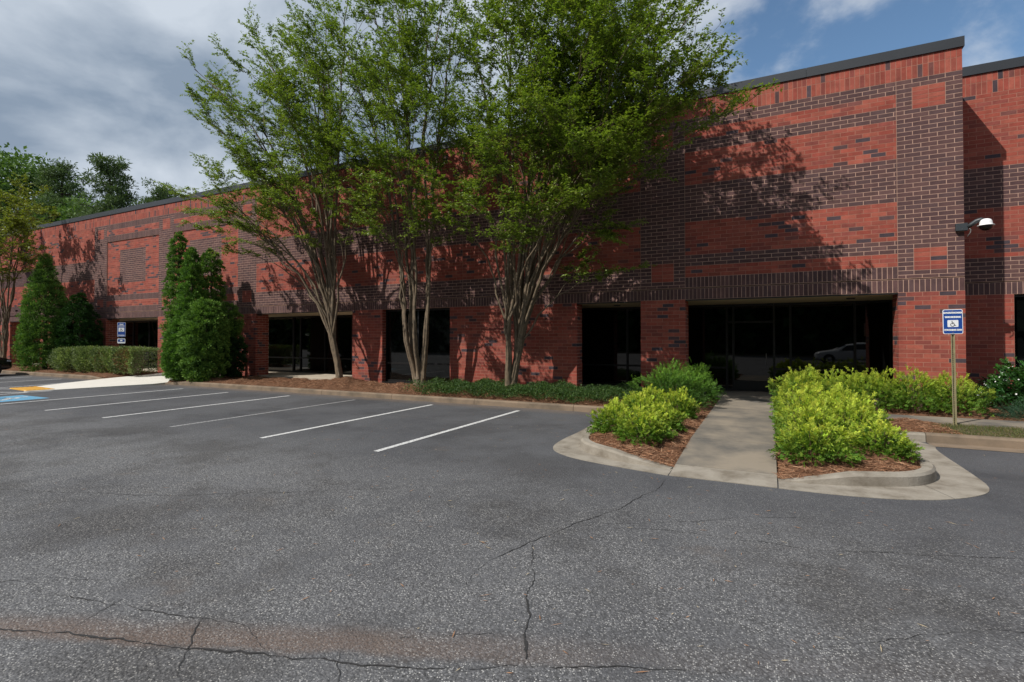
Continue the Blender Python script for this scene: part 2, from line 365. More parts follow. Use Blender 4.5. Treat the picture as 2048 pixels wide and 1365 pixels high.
# ---- kerbs: profile swept along a path, cut into sections
def kerb(path, heights, name_mat, inner=1, sec=2.6, width=.16):
    """path: list of (x,y) = foot of the face; inner: +1 if the bed lies to the left of the path"""
    P = [Vector((p[0], p[1], 0)) for p in path]; n = len(P); rings = []; dist = [0]
    for i in range(n):
        t = (P[min(i + 1, n - 1)] - P[max(i - 1, 0)]).normalized(); s = Vector((-t.y, t.x, 0)) * inner; h = heights[i]
        rings.append([P[i] + Vector((0, 0, -.04)), P[i] + s * .012 + Vector((0, 0, h * .8)), P[i] + s * .04 + Vector((0, 0, h)),
                      P[i] + s * (width - .02) + Vector((0, 0, h + .004)), P[i] + s * width + Vector((0, 0, h * .85)), P[i] + s * width + Vector((0, 0, -.04))])
        if i: dist.append(dist[-1] + (P[i] - P[i - 1]).length)
    start = 0; out = []
    for i in range(1, n):
        if dist[i] - dist[start] >= sec or i == n - 1:
            mb = MB(); R_ = rings[start:i + 1]
            t0 = (P[start + 1] - P[start]).normalized() * .005
            t1 = (P[i] - P[i - 1]).normalized() * .005
            R_ = [[v + t0 for v in R_[0]]] + R_[1:-1] + [[v - t1 for v in R_[-1]]]
            k = len(R_[0]); base = len(mb.v)
            for r_ in R_: mb.v += [tuple(v) for v in r_]
            for a in range(len(R_) - 1):
                for b in range(k - 1):
                    mb.f.append((a * k + b, a * k + b + 1, (a + 1) * k + b + 1, (a + 1) * k + b))
            mb.f.append(tuple(range(k))); mb.f.append(tuple((len(R_) - 1) * k + b for b in range(k)))
            o = mb.build('kerb_section', name_mat, kerb_root); out.append(o); start = i
    return out
kerb_root = empty('kerb'); tag(kerb_root, kind='structure')
def dens(pts, step=.25):
    out = []
    for a, b in zip(pts[:-1], pts[1:]):
        a, b = Vector(a), Vector(b); n = max(1, int((b - a).length / step))
        for k in range(n): out.append(tuple(a.lerp(b, k / n)))
    out.append(tuple(pts[-1])); return out
def chaikin(pts, it=3):
    for _ in range(it):
        q = [pts[0]]
        for a, b in zip(pts[:-1], pts[1:]):
            q += [(a[0] * .75 + b[0] * .25, a[1] * .75 + b[1] * .25), (a[0] * .25 + b[0] * .75, a[1] * .25 + b[1] * .75)]
        pts = q + [pts[-1]]
    return pts
mk = dens([(-20.95, 11.8), (-3.5, 11.8)])
kerb(mk, [.05 + .09 * min(1, i / 5) for i in range(len(mk))], M['concwarm'])
ml = dens([(-60, 11.8), (-25.35, 11.8)])
kerb(ml, [.14 - .1 * max(0, 1 - (len(ml) - 1 - i) / 5) for i in range(len(ml))], M['concwarm'])
LP = chaikin([(-3.5, 11.8), (-2.95, 11.75), (-2.9, 11.2), (-2.9, 8.5), (-2.72, 7.75), (-2.08, 7.30), (-1.62, 7.19), (-1.2, 7.10)])
def hl(p): return .14 if p[0] < -2.1 else .14 - .125 * min(1, (p[0] + 2.1) / .85)
LP = dens(LP, .12); kerb(LP, [hl(p) for p in LP], M['conc'], inner=1, sec=3.2)
RP = chaikin([(.08, 7.12), (.52, 7.17), (1.1, 7.37), (1.62, 7.62), (1.90, 8.15), (1.90, 8.9), (1.90, 10.6), (1.98, 10.9), (2.4, 10.93), (16, 10.85)])
def hr(p): return .145 * min(1, .06 + max(0, p[0] - .15) / .8) if p[1] < 8 else .145
RP2 = dens(RP, .12)
cut = next(i for i, p in enumerate(RP2) if p[0] > 2.3 and p[1] > 10)
kerb(RP2[:cut + 1], [hr(p) for p in RP2[:cut + 1]], M['conc'], inner=1, sec=3.4)
kerb(RP2[cut:], [.15] * len(RP2[cut:]), M['concwarm'], inner=1, sec=2.9)
# concrete apron round the nose of the island
def strip(A, B, z, name, mt, parent=None, n=60):
    def samp(P, n):
        d = [0]
        for a, b in zip(P[:-1], P[1:]): d.append(d[-1] + math.dist(a, b))
        out = []
        for k in range(n + 1):
            s = d[-1] * k / n; i = max(j for j in range(len(d)) if d[j] <= s + 1e-9); i = min(i, len(P) - 2)
            f_ = (s - d[i]) / max(1e-9, d[i + 1] - d[i]); out.append((P[i][0] + (P[i + 1][0] - P[i][0]) * f_, P[i][1] + (P[i + 1][1] - P[i][1]) * f_))
        return out
    a, b = samp(A, n), samp(B, n); cuts = [0, n // 3, 2 * n // 3, n]
    for c0, c1 in zip(cuts[:-1], cuts[1:]):
        mb = MB(); P_ = [(Vector((*a[i], z)), Vector((*b[i], z))) for i in range(c0, c1 + 1)]; g_ = .08
        P_[0] = (P_[0][0].lerp(P_[1][0], g_), P_[0][1].lerp(P_[1][1], g_))
        for (p, q), (p2, q2) in zip(P_[:-1], P_[1:]):
            mb.quad(p, p2, q2, q); mb.quad(p, p2, p2 - Vector((0, 0, .03)), p - Vector((0, 0, .03)))
        mb.build(name, mt, parent)
ap = empty('apron'); tag(ap, kind='structure')
A1 = chaikin([(-3.35, 11.45), (-3.2, 9.4), (-3.24, 8.4), (-3.15, 7.62), (-2.7, 7.2), (-2.1, 7.0), (-1.18, 6.8)], 2)
B1 = chaikin([(-3.2, 11.6), (-2.84, 11.0), (-2.84, 8.5), (-2.66, 7.8), (-2.06, 7.36), (-1.6, 7.25), (-1.18, 7.16)], 2)
strip(A1, B1, .006, 'gutter_slab', M['conc'], ap)
A2 = chaikin([(.075, 6.80), (.78, 6.80), (1.5, 6.98), (2.0, 7.36), (2.3, 7.8), (2.33, 8.6), (2.31, 10.2), (2.4, 10.6)], 2)
B2 = chaikin([(.075, 7.18), (.52, 7.24), (1.1, 7.44), (1.58, 7.7), (1.84, 8.2), (1.84, 9.0), (1.84, 10.6), (2.2, 11.0)], 2)
strip(A2, B2, .006, 'gutter_slab', M['conc'], ap)
mb = MB(); mb.quad((2.35, 10.55, .005), (16, 10.55, .005), (16, 10.95, .005), (2.35, 10.95, .005)); mb.build('gutter_slab', M['concwarm'], ap)

# ---- walkway slabs (each a slab with its own joint), slightly ramped
walk = empty('walkway'); tag(walk, kind='structure')
def zw(y): return .008 + .13 * min(1, max(0, (y - 6.8) / 2.2)) + .06 * min(1, max(0, (y - 9) / 5))
ys = [6.8, 7.32, 8.88, 10.2, 11.5, 12.8, 14.1, 15.4, 16.8]
for i, (a, b) in enumerate(zip(ys[:-1], ys[1:])):
    mb = MB(); e = .006; x0, x1 = (-1.165, .068)
    A, B = a + e, b - e
    n0 = 0; mb.v += [(x0, A, zw(A) - .1), (x1, A, zw(A) - .1), (x1, B, zw(B) - .1), (x0, B, zw(B) - .1), (x0, A, zw(A)), (x1, A, zw(A)), (x1, B, zw(B)), (x0, B, zw(B))]
    mb.f += [(4, 5, 6, 7), (0, 1, 5, 4), (1, 2, 6, 5), (2, 3, 7, 6), (3, 0, 4, 7)]
    mb.build('concrete_slab', M['conc'] if i == 0 else M['walk'], walk)
side = empty('sidewalk'); tag(side, kind='structure')
for i in range(10):
    x = 1.95 + i * 1.4; mb = MB(); mb.box(x + .006, x + 1.394, 12.42, 13.25, .0, .165); mb.build('concrete_slab', M['walk'], side)
arc = empty('entrance_paving'); tag(arc, kind='structure')
for i, x in enumerate(np.arange(-45, 2.6, 2.38)):
    for a, b in ((x, x + 1.19), (x + 1.19, x + 2.38)):
        if b > -1.2 and a < .1: a2, b2 = (a, min(b, -1.175)) if a < -1.2 else (max(a, .08), b)
        else: a2, b2 = a, b
        if b2 - a2 < .1: continue
        mb = MB(); mb.box(a2 + .004, b2 - .004, 14.72 if -20 < a < 2.6 or a < -20 else 14.72, 16.95, .0, .195); mb.build('concrete_slab', M['padconc' if a < -14 else 'walk'], arc)
rm = empty('access_ramp'); tag(rm, kind='structure')
def flat(pts, z, name, mt, parent, zs=None):
    mb = MB(); n = len(pts); zs = zs or [z] * n
    top = [(p[0], p[1], zz) for p, zz in zip(pts, zs)]; mb.poly(top)
    for i in range(n):
        j = (i + 1) % n; mb.quad(top[i], top[j], (top[j][0], top[j][1], -.03), (top[i][0], top[i][1], -.03))
    return mb.build(name, mt, parent)
flat([(-22.0, 8.0), (-21.5, 9.4), (-20.85, 11.35), (-20.95, 11.95), (-25.35, 11.95), (-24.6, 10.4), (-23.7, 8.6)], .02, 'ramp_slab', M['newconc'], rm, [.01, .03, .05, .06, .06, .04, .01])
flat([(-20.95, 11.97), (-22.0, 12.6), (-22.4, 14.7), (-25.3, 14.7), (-25.35, 11.97)], .09, 'ramp_slab', M['newconc'], rm, [.062, .09, .18, .18, .062])
flat([(-22.15, 8.12), (-21.95, 8.8), (-23.6, 8.95), (-23.75, 8.25)], .035, 'tactile_mat', M['yellow'], rm)
for i in range(12):
    for j in range(5):
        x = -22.2 - i * .125; y = 8.22 + j * .13 + .012 * i
        mb = MB(); mb.lathe([(.028, 0), (.022, .012), (.0, .013)], (x, y, .035), seg=6); mb.build('tactile_dome', M['yellow'], rm)

# ---- planting beds
def inpoly(x, y, poly):
    c = np.zeros(x.shape, bool); n = len(poly)
    for i in range(n):
        x0, y0 = poly[i]; x1, y1 = poly[(i + 1) % n]
        cond = ((y0 > y) != (y1 > y)); xi = (x1 - x0) * (y - y0) / (y1 - y0 + 1e-12) + x0
        c ^= cond & (x < xi)
    return c
def pdist(x, y, poly):
    d = np.full(x.shape, 1e9); n = len(poly)
    for i in range(n):
        a = np.array(poly[i]); b = np.array(poly[(i + 1) % n]); ab = b - a; l2 = max(1e-9, (ab ** 2).sum())
        t = np.clip(((x - a[0]) * ab[0] + (y - a[1]) * ab[1]) / l2, 0, 1)
        d = np.minimum(d, np.hypot(x - a[0] - t * ab[0], y - a[1] - t * ab[1]))
    return d
MOUNDS = [(-13.5, 13.7, .20, .9), (-10.1, 13.7, .12, .7), (-6.9, 13.7, .10, .8), (-38, 13.0, .15, 1.0), (-19.5, 12.4, .08, 1.0)]
def lump(x, y):
    return .022 * (np.sin(x * 5.1 + y * 3.3) + np.sin(x * 2.3 - y * 6.1 + 1) + .7 * np.sin(x * 11 + y * 9.0)) 
def make_bed(poly, edge, rise, step, wallz=None):
    xs = [p[0] for p in poly]; ysl = [p[1] for p in poly]
    X, Y = np.meshgrid(np.arange(min(xs), max(xs) + step, step), np.arange(min(ysl), max(ysl) + step, step))
    ins = inpoly(X, Y, poly); D = pdist(X, Y, poly); D = np.where(ins, D, 0)
    return X, Y, ins, bedz(X, Y, D, edge, rise)
def bedz(X, Y, D, edge, rise):
    s = np.clip(D / .55, 0, 1); s = s * s * (3 - 2 * s)
    e = edge(X, Y) if callable(edge) else edge
    z = e + rise * s + lump(X, Y) * np.clip(D / .15, 0, 1)
    for mx, my, h, r_ in MOUNDS: z = z + h * np.exp(-((X - mx) ** 2 + (Y - my) ** 2) / (2 * (r_ * .55) ** 2))
    return z
ISL_L = [(-20.9, 11.92), (-2.8, 11.92)] + [(p[0] + .09, p[1] + .06) for p in LP if p[1] < 11.5] + [(-1.17, 7.16), (-1.17, 14.72), (-20.9, 14.72)]
ISL_R = [(.07, 7.2)] + [(p[0] - .08, p[1] + .06) for p in RP2 if p[1] < 10.8 and p[0] < 1.95] + [(1.85, 11.05), (2.9, 11.05), (2.9, 12.43), (1.96, 12.43), (1.96, 13.24), (14, 13.24), (14, 16.25), (3.8, 16.25), (3.8, 14.7), (.07, 14.7)]
BED_FAR = [(-60, 11.92), (-25.4, 11.92), (-25.4, 14.72), (-60, 14.72)]
def edgeL(x, y): return np.where(y < 8, np.interp(x, [-2.6, -2.1, -1.2], [.10, .10, .03]), np.where(x > -1.5, .10 + .012 * (y - 8), .10))
def edgeR(x, y): return np.where(y < 8, np.interp(x, [.07, .35, 1.1], [.02, .03, .11]), .12)
BEDS = [('planting_bed', ISL_L, edgeL, .085, .09), ('planting_bed', ISL_R, edgeR, .075, .08), ('planting_bed', BED_FAR, .10, .10, .2)]
for nm, poly, edge, rise, st in BEDS:
    X, Y, ins, Z = make_bed(poly, edge, rise, st)
    h, wv = X.shape; idx = np.arange(h * wv).reshape(h, wv)
    anyin = ins[:-1, :-1] | ins[1:, :-1] | ins[:-1, 1:] | ins[1:, 1:]
    F = np.stack([idx[:-1, :-1], idx[:-1, 1:], idx[1:, 1:], idx[1:, :-1]], -1)[anyin]
    Z = np.where(ins, Z, -.02 + 0 * Z)
    # snap outside verts just below the neighbouring kerb / slab
    me = np_mesh(nm, np.stack([X, Y, Z], -1).reshape(-1, 3), F, M['mulch'])
    me.polygons.foreach_set('use_smooth', [True] * len(me.polygons))
    tag(link(bpy.data.objects.new(nm, me)), kind='structure')
rg = np.random.default_rng(11)
def needles(poly, edge, rise, n, box, name):
    x = rg.uniform(box[0], box[1], n * 2); y = rg.uniform(box[2], box[3], n * 2); k = inpoly(x, y, poly); x, y = x[k][:n], y[k][:n]
    D = pdist(x, y, poly); z = bedz(x, y, D, edge, rise) + rg.uniform(.004, .028, len(x))
    a = rg.uniform(0, 2 * np.pi, len(x)); A = np.stack([np.cos(a), np.sin(a), rg.normal(0, .16, len(x))], -1)
    P = np.stack([x, y, z], -1); Nn = np.stack([rg.normal(0, .5, len(x)), rg.normal(0, .5, len(x)), np.ones(len(x))], -1)
    pal = np.array([(.36, .19, .105), (.26, .125, .068), (.46, .28, .17), (.17, .08, .045), (.31, .155, .085)])
    col = pal[rg.integers(0, 5, len(x))] * rg.uniform(.7, 1.2, (len(x), 1))
    me = leaf_mesh(name, P - A * .06, A, Nn, rg.uniform(.09, .19, len(x)), rg.uniform(.004, .008, len(x)), col, M['straw'], .05)
    o = link(bpy.data.objects.new(name, me))
    return o
o = needles(ISL_L, edgeL, .085, 16000, (-2.9, -1.17, 7.1, 12.0), 'pine_straw'); tag(o, 'orange brown pine straw under the shrubs left of the walkway', 'pine straw', kind='stuff')
o = needles(ISL_R, edgeR, .075, 17000, (.07, 3.0, 7.1, 12.4), 'pine_straw'); tag(o, 'orange brown pine straw under the shrubs right of the walkway', 'pine straw', kind='stuff')
o = needles(ISL_L, edgeL, .085, 26000, (-20.8, -2.9, 11.95, 14.6), 'pine_straw'); tag(o, 'brown pine straw around the crape myrtle trunks along the wall', 'pine straw', kind='stuff')
o = needles(ISL_R, edgeR, .075, 8000, (1.0, 9, 13.25, 15.5), 'pine_straw'); tag(o, 'brown pine straw between the sidewalk and the brick wall', 'pine straw', kind='stuff')
o = needles(BED_FAR, .10, .10, 8000, (-40, -25.5, 11.95, 14.0), 'pine_straw'); tag(o, 'brown pine straw under the clipped hedge', 'pine straw', kind='stuff')
# grass verge by the sign
mb = MB(); mb.box(2.9, 16, 11.0, 12.42, -.03, .135); vg = mb.build('verge', M['soil']); tag(vg, kind='structure')
n = 26000; x = rg.uniform(2.45, 12, n) ** 1.0; y = rg.uniform(11.08, 12.4, n)
A = np.stack([rg.normal(0, .55, n), rg.normal(0, .55, n), np.ones(n) * .7], -1); P = np.stack([x, y, np.full(n, .13) + rg.uniform(-.01, .01, n)], -1)
pal = np.array([(.10, .14, .03), (.16, .16, .05), (.22, .18, .08), (.07, .12, .03)])
me = leaf_mesh('verge_grass', P, A, np.stack([rg.normal(0, 1, n), rg.normal(0, 1, n), np.zeros(n)], -1), rg.uniform(.025, .07, n), .006, pal[rg.integers(0, 4, n)] * rg.uniform(.6, 1.1, (n, 1)), M['bush'])
tag(link(bpy.data.objects.new('verge_grass', me)), 'thin dry grass verge behind the kerb at the sign post', 'grass', kind='stuff')

# ================================================================ BUILDING
YF, YW, YG, ZS = 14.6, 16.3, 16.9, 2.815        # facade, set-back wing, glass line, underside of the soldier course
CH, BL, J = .1, .3, .0135
bld = empty('brick_building', (-24, 14.6, 0))
tag(bld, 'long red and dark brown brick office building with black metal coping', 'building')
OFF = Vector((24, -14.6, 0))                    # children are built in world coordinates
def bpart(mb, name, mt, parent=None, **k):
    o = mb.build(name, mt, parent or bld, **k)
    if parent is None: o.location = OFF
    return o
PIERS = [(2.65, 3.85), (-3.25, -2.05), (-20.6, -19.4), (-26.45, -25.25), (-32.3, -31.1)]
SQ = [(-25.25, -20.6), (-31.1, -26.45)]
XL, XR = -54.0, 15.0
REDS = [(.285, .074, .053), (.25, .066, .047), (.315, .086, .059), (.27, .061, .043), (.225, .060, .047), (.29, .069, .047)]
DARK = [(.098, .052, .050), (.084, .046, .046), (.112, .060, .056), (.092, .053, .053)]
PURP = [(.076, .052, .060), (.095, .052, .053), (.17, .062, .053), (.060, .044, .052)]
PAL = REDS + DARK + PURP
bricks = []       # (cx,cy,cz, dx,dy,dz, colour)
br = random.Random(3)
def pick(c, x, z, mixp):
    if c == 'd': return 6 + br.randrange(4)
    p = mixp * (1.9 if math.sin(x * 1.9 + z * 3.1) + math.sin(x * .7 - z * 2.3) > .5 else .55)
    return 10 + br.randrange(4) if br.random() < p else br.randrange(6)
def put(face, u0, u1, z0, z1, pl, ci):
    """face: 'f' brick face at y=pl looking -Y, '+x'/'-x' side face at x=pl"""
    e = br.uniform(-.001, .001)
    if face == 'f': bricks.append(((u0 + u1) / 2, pl + .045 + e, (z0 + z1) / 2, u1 - u0, .09, z1 - z0, ci))
    else: bricks.append((pl - (.045 + e) * (1 if face == '+x' else -1), (u0 + u1) / 2, (z0 + z1) / 2, .09, u1 - u0, z1 - z0, ci))
def run(face, u0, u1, k, c, pl, mixp=.11, org=None, zb=ZS, flush=''):
    org = u0 if org is None else org
    z0, z1 = zb + k * CH + J / 2, zb + (k + 1) * CH - J / 2
    if k == 3 and zb == ZS: z0 += .02
    if c == 'r' and face == 'f': redm.quad((u0, pl + .0018, z0 - J / 2), (u1, pl + .0018, z0 - J / 2), (u1, pl + .0018, z1 + J / 2), (u0, pl + .0018, z1 + J / 2))
    off = (k % 2) * BL / 2; i = math.floor((u0 - org - off) / BL)
    while True:
        a, b = org + off + i * BL, org + off + (i + 1) * BL; i += 1
        if a >= u1 - 1e-6: break
        a, b = max(a, u0), min(b, u1)
        if b - a < .04: continue
        put(face, a + (0 if 'l' in flush and a <= u0 + 1e-6 else J / 2), b - (0 if 'r' in flush and b >= u1 - 1e-6 else J / 2), z0, z1, pl, pick(c, (a + b) / 2, z0, mixp))
def soldier(face, u0, u1, k0, k1, c, pl, mixp=.07):
    if c == 'r': redm.quad((u0, pl + .0018, ZS + k0 * CH), (u1, pl + .0018, ZS + k0 * CH), (u1, pl + .0018, ZS + k1 * CH), (u0, pl + .0018, ZS + k1 * CH))
    n = max(1, round((u1 - u0) / CH)); w_ = (u1 - u0) / n
    for i in range(n):
        put(face, u0 + i * w_ + J / 2, u0 + (i + 1) * w_ - J / 2, ZS + k0 * CH + J / 2 + (.02 if k0 == 3 else 0), ZS + k1 * CH - J / 2 - (.006 if k1 == 3 else 0), pl, pick(c, u0 + i * w_, k0, mixp))
wallm = MB(); redm = MB()
def back(u0, u1, k0, k1, pl, depth=.4):
    wallm.box(u0 + .002, u1 - .002, pl + .003, pl + depth, ZS + k0 * CH, ZS + k1 * CH)
def bandcol(k): return 'd' if k < 9 else 'r' if k < 21 else 'd' if k < 31 else 'r'
def top_rows(u0, u1, pl):
    soldier('f', u0, u1, 49, 52, 'r', pl, .12); soldier('f', u0, u1, 52, 55, 'r', pl, .09)
def pier_up(u0, u1, pl):
    soldier('f', u0, u1, 0, 3, 'd', pl); back(u0, u1, 0, 2.93, pl); back(u0, u1, 3.16, 55, pl)
    for k in range(3, 49):
        if 5 <= k < 10 or 42 <= k < 47:
            run('f', u0, u0 + .3, k, 'd', pl, org=u0); run('f', u0 + .3, u0 + .9, k, 'r', pl, .04, org=u0 + .15 * (k % 2) + .3); run('f', u0 + .9, u1, k, 'd', pl, org=u0, flush='r' if u1 == 3.85 else '')
        else: run('f', u0, u1, k, 'd', pl, flush='r' if u1 == 3.85 else '')
    top_rows(u0, u1, pl)
def band_up(u0, u1, pl, joints=()):
    xs = [u0] + [j for j in joints if u0 < j < u1] + [u1]
    for a, b in zip(xs[:-1], xs[1:]):
        soldier('f', a, b, 0, 3, 'd', pl); back(a, b, 0, 2.93, pl); back(a, b, 3.16, 55, pl)
        for k in range(3, 49): run('f', a, b, k, bandcol(k), pl)
        top_rows(a, b, pl)
for p in PIERS: pier_up(*p, YF)
# striped panel next to the corner pier
u0, u1 = -2.05, 2.65
soldier('f', u0, u1, 0, 3, 'd', YF); soldier('f', u0, u1, 3, 6, 'd', YF); back(u0, u1, 0, 2.93, YF); back(u0, u1, 3.16, 55, YF)
for k in range(6, 49):
    run('f', u0, u1, k, 'd' if 9 <= k < 12 or 21 <= k < 31 or 40 <= k < 43 or 46 <= k else 'r', YF)
top_rows(u0, u1, YF)
# square-framed panels
for u0, u1 in SQ:
    for k0 in (0, 3, 9, 40, 46): soldier('f', u0, u1, k0, k0 + 3, 'd', YF)
    for a, b in ((6, 9), (43, 46)):
        for k in range(a, b): run('f', u0, u1, k, 'r', YF, .14)
    cx = (u0 + u1) / 2
    for k in range(12, 40):
        if 18 <= k < 35:
            run('f', u0, cx - 1.15, k, 'r', YF + .04, .16); run('f', cx - 1.15, cx + 1.15, k, 'd', YF + .04); run('f', cx + 1.15, u1, k, 'r', YF + .04, .16)
        else: run('f', u0, u1, k, 'r', YF + .04, .16)
    top_rows(u0, u1, YF)
    back(u0, u1, 0, 2.93, YF); back(u0, u1, 3.16, 12, YF); back(u0, u1, 12, 40, YF + .04, .36); back(u0, u1, 40, 55, YF)
band_up(-19.4, -3.25, YF, (-14.95, -9.15)); band_up(XL, -32.3, YF, (-38.2, -44.1)); band_up(3.95, XR, YW, (8.7,))
# side of the corner and ends
for k in range(0, 49): run('+x', YF + .092, YW, k, 'd' if k < 31 else bandcol(k), 3.85)
for k in range(49, 55): run('+x', YF + .092, YW, k, 'r', 3.85)
wallm.box(3.6, 3.847, YF + .41, YW + .4, 0, ZS + 55 * CH)
# lower storey: piers, wall pieces and their returns
LOW = [(2.65, 3.85, .62), (-3.25, -2.05, .62), (-9.65, -5.15, .5), (-14.0, -12.57, .5), (-20.6, -19.4, .62), (-26.45, -25.25, .62), (-32.3, -31.1, .62), (-38.2, -37.0, .62), (XL, -42.06, 2.3)]
for a, b, d in LOW:
    for k in range(-28, 0):
        run('f', a, b, k, 'r', YF - .012, .12, flush='lr'); run('+x', YF + .079, YF + d, k, 'r', b, .12, org=YF + .15, flush='l'); run('-x', YF + .079, YF + d, k, 'r', a, .12, org=YF + .15, flush='l')
    wallm.box(a + .004, b - .004, YF - .009, YF + d, -.05, ZS - .002)
for a, b in ((3.95, 5.2), (9.4, 11.0)):
    for k in range(-28, 0): run('f', a, b, k, 'r', YW - .012, .12)
    wallm.box(a + .003, b - .003, YW - .009, YW + .4, -.05, ZS - .002)
# mass of the building behind the faces, well behind bricks
wallm.box(XL, 3.55, YG + .15, 44, -.05, 8.2); wallm.box(3.56, XR, YW + .45, 44, -.05, 8.2)
wallm.box(XL, 3.84, YF + .42, YG + .14, ZS + .12, 8.2)
wall = bpart(wallm, 'wall', M['mortar'], fix=False)
M['redmortar'] = mat('red_mortar', (.33, .15, .11), .95, spec=.1, var=.2, vscale=2.5); redm.build('red_mortar', M['redmortar'], wall, fix=False)
# ---- bricks: the 300 that show largest are objects of their own, the rest one mesh
B = np.array([b[:6] for b in bricks]); ci = np.array([b[6] for b in bricks])
yaw = R(26.6); vv = np.array([-math.sin(yaw), math.cos(yaw)]); rv = np.array([math.cos(yaw), math.sin(yaw)])
dep = B[:, :2] @ vv; lat = B[:, :2] @ rv
area = np.maximum(B[:, 3], B[:, 4]) * B[:, 5] * (math.cos(yaw) + math.sin(yaw) * lat / dep) / dep ** 2
vis = (np.abs(lat / dep) < .985) & (B[:, 3] > B[:, 4]) & ((B[:, 2] - 1.75) / dep < .66) & (B[:, 2] > .95) & ~((B[:, 0] > 2.9) & (B[:, 0] < 3.3) & (B[:, 2] < 2.3))
order = np.argsort(-np.where(vis, area, 0)); own = order[:300]; rest = order[300:]
UV = np.array([(-1, -1, -1), (1, -1, -1), (1, 1, -1), (-1, 1, -1), (-1, -1, 1), (1, -1, 1), (1, 1, 1), (-1, 1, 1)]) * .5
UF = np.array([(3, 2, 1, 0), (4, 5, 6, 7), (0, 1, 5, 4), (1, 2, 6, 5), (2, 3, 7, 6), (3, 0, 4, 7)])
cache = {}; PALN = np.array(PAL)
for i in own:
    key = (round(float(B[i, 3]), 3), round(float(B[i, 5]), 3), int(ci[i]))
    if key not in cache:
        V = UV * B[i, 3:6]; cache[key] = np_mesh('brick', V, UF, M['brick'], np.repeat(PALN[ci[i]][None], 8, 0))
    o = bpy.data.objects.new('brick', cache[key]); o.location = B[i, :3]; link(o, wall)
nb = len(rest); V = UV[None] * B[rest, None, 3:6] + B[rest, None, :3]
tone = np.random.default_rng(5).uniform(.86, 1.12, (nb, 1))
o = bpy.data.objects.new('brickwork', np_mesh('brickwork', V.reshape(-1, 3), (UF[None] + 8 * np.arange(nb)[:, None, None]).reshape(-1, 4), M['brick'], np.repeat(PALN[ci[rest]] * tone, 8, 0)))
link(o, wall); tag(o, kind='stuff')
print('bricks', len(bricks))
# ---- coping, roof, soffits
def coping(x0, x1, y):
    n = max(1, round((x1 - x0) / 3.05))
    for i in range(n):
        a = x0 + (x1 - x0) * i / n; b = x0 + (x1 - x0) * (i + 1) / n; mb = MB()
        mb.box(a + .003, b - .003, y - .035, y + .5, 8.225, 8.45); bpart(mb, 'coping', M['coping'])
coping(XL, 3.89, YF); coping(3.9, XR, YW)
mb = MB(); mb.box(3.6, 3.89, YF + .501, YW - .036, 8.225, 8.45); bpart(mb, 'coping', M['coping'])
mb = MB(); mb.box(XL, 3.55, YF + .51, 44, 8.21, 8.26); mb.box(3.56, XR, YW + .51, 44, 8.21, 8.26); bpart(mb, 'roof', M['roof'])
for a, b in ((-2.05, 2.65), (-5.15, -3.25), (-19.4, -14.0), (-25.25, -20.6), (-31.1, -26.45), (-42.06, -32.3)):
    mb = MB(); mb.box(a + .003, b - .003, YF + .05, YG + .1, ZS - .022, ZS + .02); sf = bpart(mb, 'soffit', M['soffit'])
    mb = MB(); mb.box(a + .001, b - .001, YF + .01, YF + .049, ZS - .035, ZS - .003); mb.build('lintel_angle', M['bronze'], sf)
    mb = MB(); xx = b - .8 if b > 0 else (a + b) / 2; mb.lathe([(0, -.03), (.09, -.03), (.11, 0), (.11, .01)], (xx, YF + 1.0, ZS - .022)); mb.build('downlight', M['housing'], sf)
for a, b in ((-9.64, -5.16), (-13.99, -12.58), (-3.24, -2.06), (-20.59, -19.41), (-26.44, -25.26), (-32.29, -31.11), (-38.19, -37.01), (2.66, 3.8)):
    if b < -36: continue
    mb = MB(); mb.box(a, b, YF + .63, YG + .1, ZS - .02, ZS + .02); bpart(mb, 'soffit', M['soffit'])
# ---- storefront glazing
def glazing(a, b, y, z0, z1, mull, rail, nm='window'):
    fr = MB(); t = .028; d0, d1 = y - .05, y + .05
    fr.box(a, b, d0, d1, z1 - .06, z1); fr.box(a, b, d0, d1, z0, z0 + .07)
    xs = [a] + [m_ for m_ in mull if a < m_ < b] + [b]
    for x in xs: fr.box(max(a, x - t), min(b, x + t), d0 - .003, d1 - .003, z0 + .001, z1 - .001)
    zr = [z0 + .06, rail, z1 - .05] if rail else [z0 + .06, z1 - .05]
    if rail: fr.box(a + .01, b - .01, d0 + .002, d1 - .002, rail - .028, rail + .028)
    w_ = bpart(fr, nm, M['bronze'])
    for xa, xb in zip(xs[:-1], xs[1:]):
        for za, zb in zip(zr[:-1], zr[1:]):
            tx, tz = rnd.uniform(-.003, .003), rnd.uniform(-.003, .003); p = MB()
            p.quad((xa, y + tx, za), (xb, y - tx, za), (xb, y - tx + tz, zb), (xa, y + tx + tz, zb)); p.build('pane', M['glass'], w_)
    return w_
ZB = .2; ZT = ZS - .024
glazing(-9.6, -1.17, YG, ZB, ZT, (-7.6, -5.9, -4.2, -2.6), .87)
glazing(.11, 2.9, YG, ZB, ZT, (.53, 2.09), .87)
d_ = glazing(-1.165, .105, YG, ZB, ZT, (-.985,), 2.25, 'door')
mb = MB(); mb.tube([(-.1, YG - .06, 1.0), (-.1, YG - .12, 1.02), (-.1, YG - .12, 1.3), (-.1, YG - .06, 1.32)], .012, 6); mb.build('door_handle', M['cable'], d_)
mb = MB(); mb.box(-.95, .07, YG - .055, YG - .045, .27, .5); mb.build('kick_plate', M['bronze'], d_)
glazing(-12.55, -9.67, YF + .22, .2, ZS - .01, (-11.1,), .87)
glazing(-19.8, -12.6, YG, ZB, ZT, (-20.92, -19.35, -17.81, -16.2, -14.8), .87)
glazing(-42.0, -19.82, YG, ZB, ZT, [-41 + 1.6 * i for i in range(13)], .87)
glazing(5.2, 9.4, YW + .12, .3, ZS - .01, (6.6, 8.0), .95)
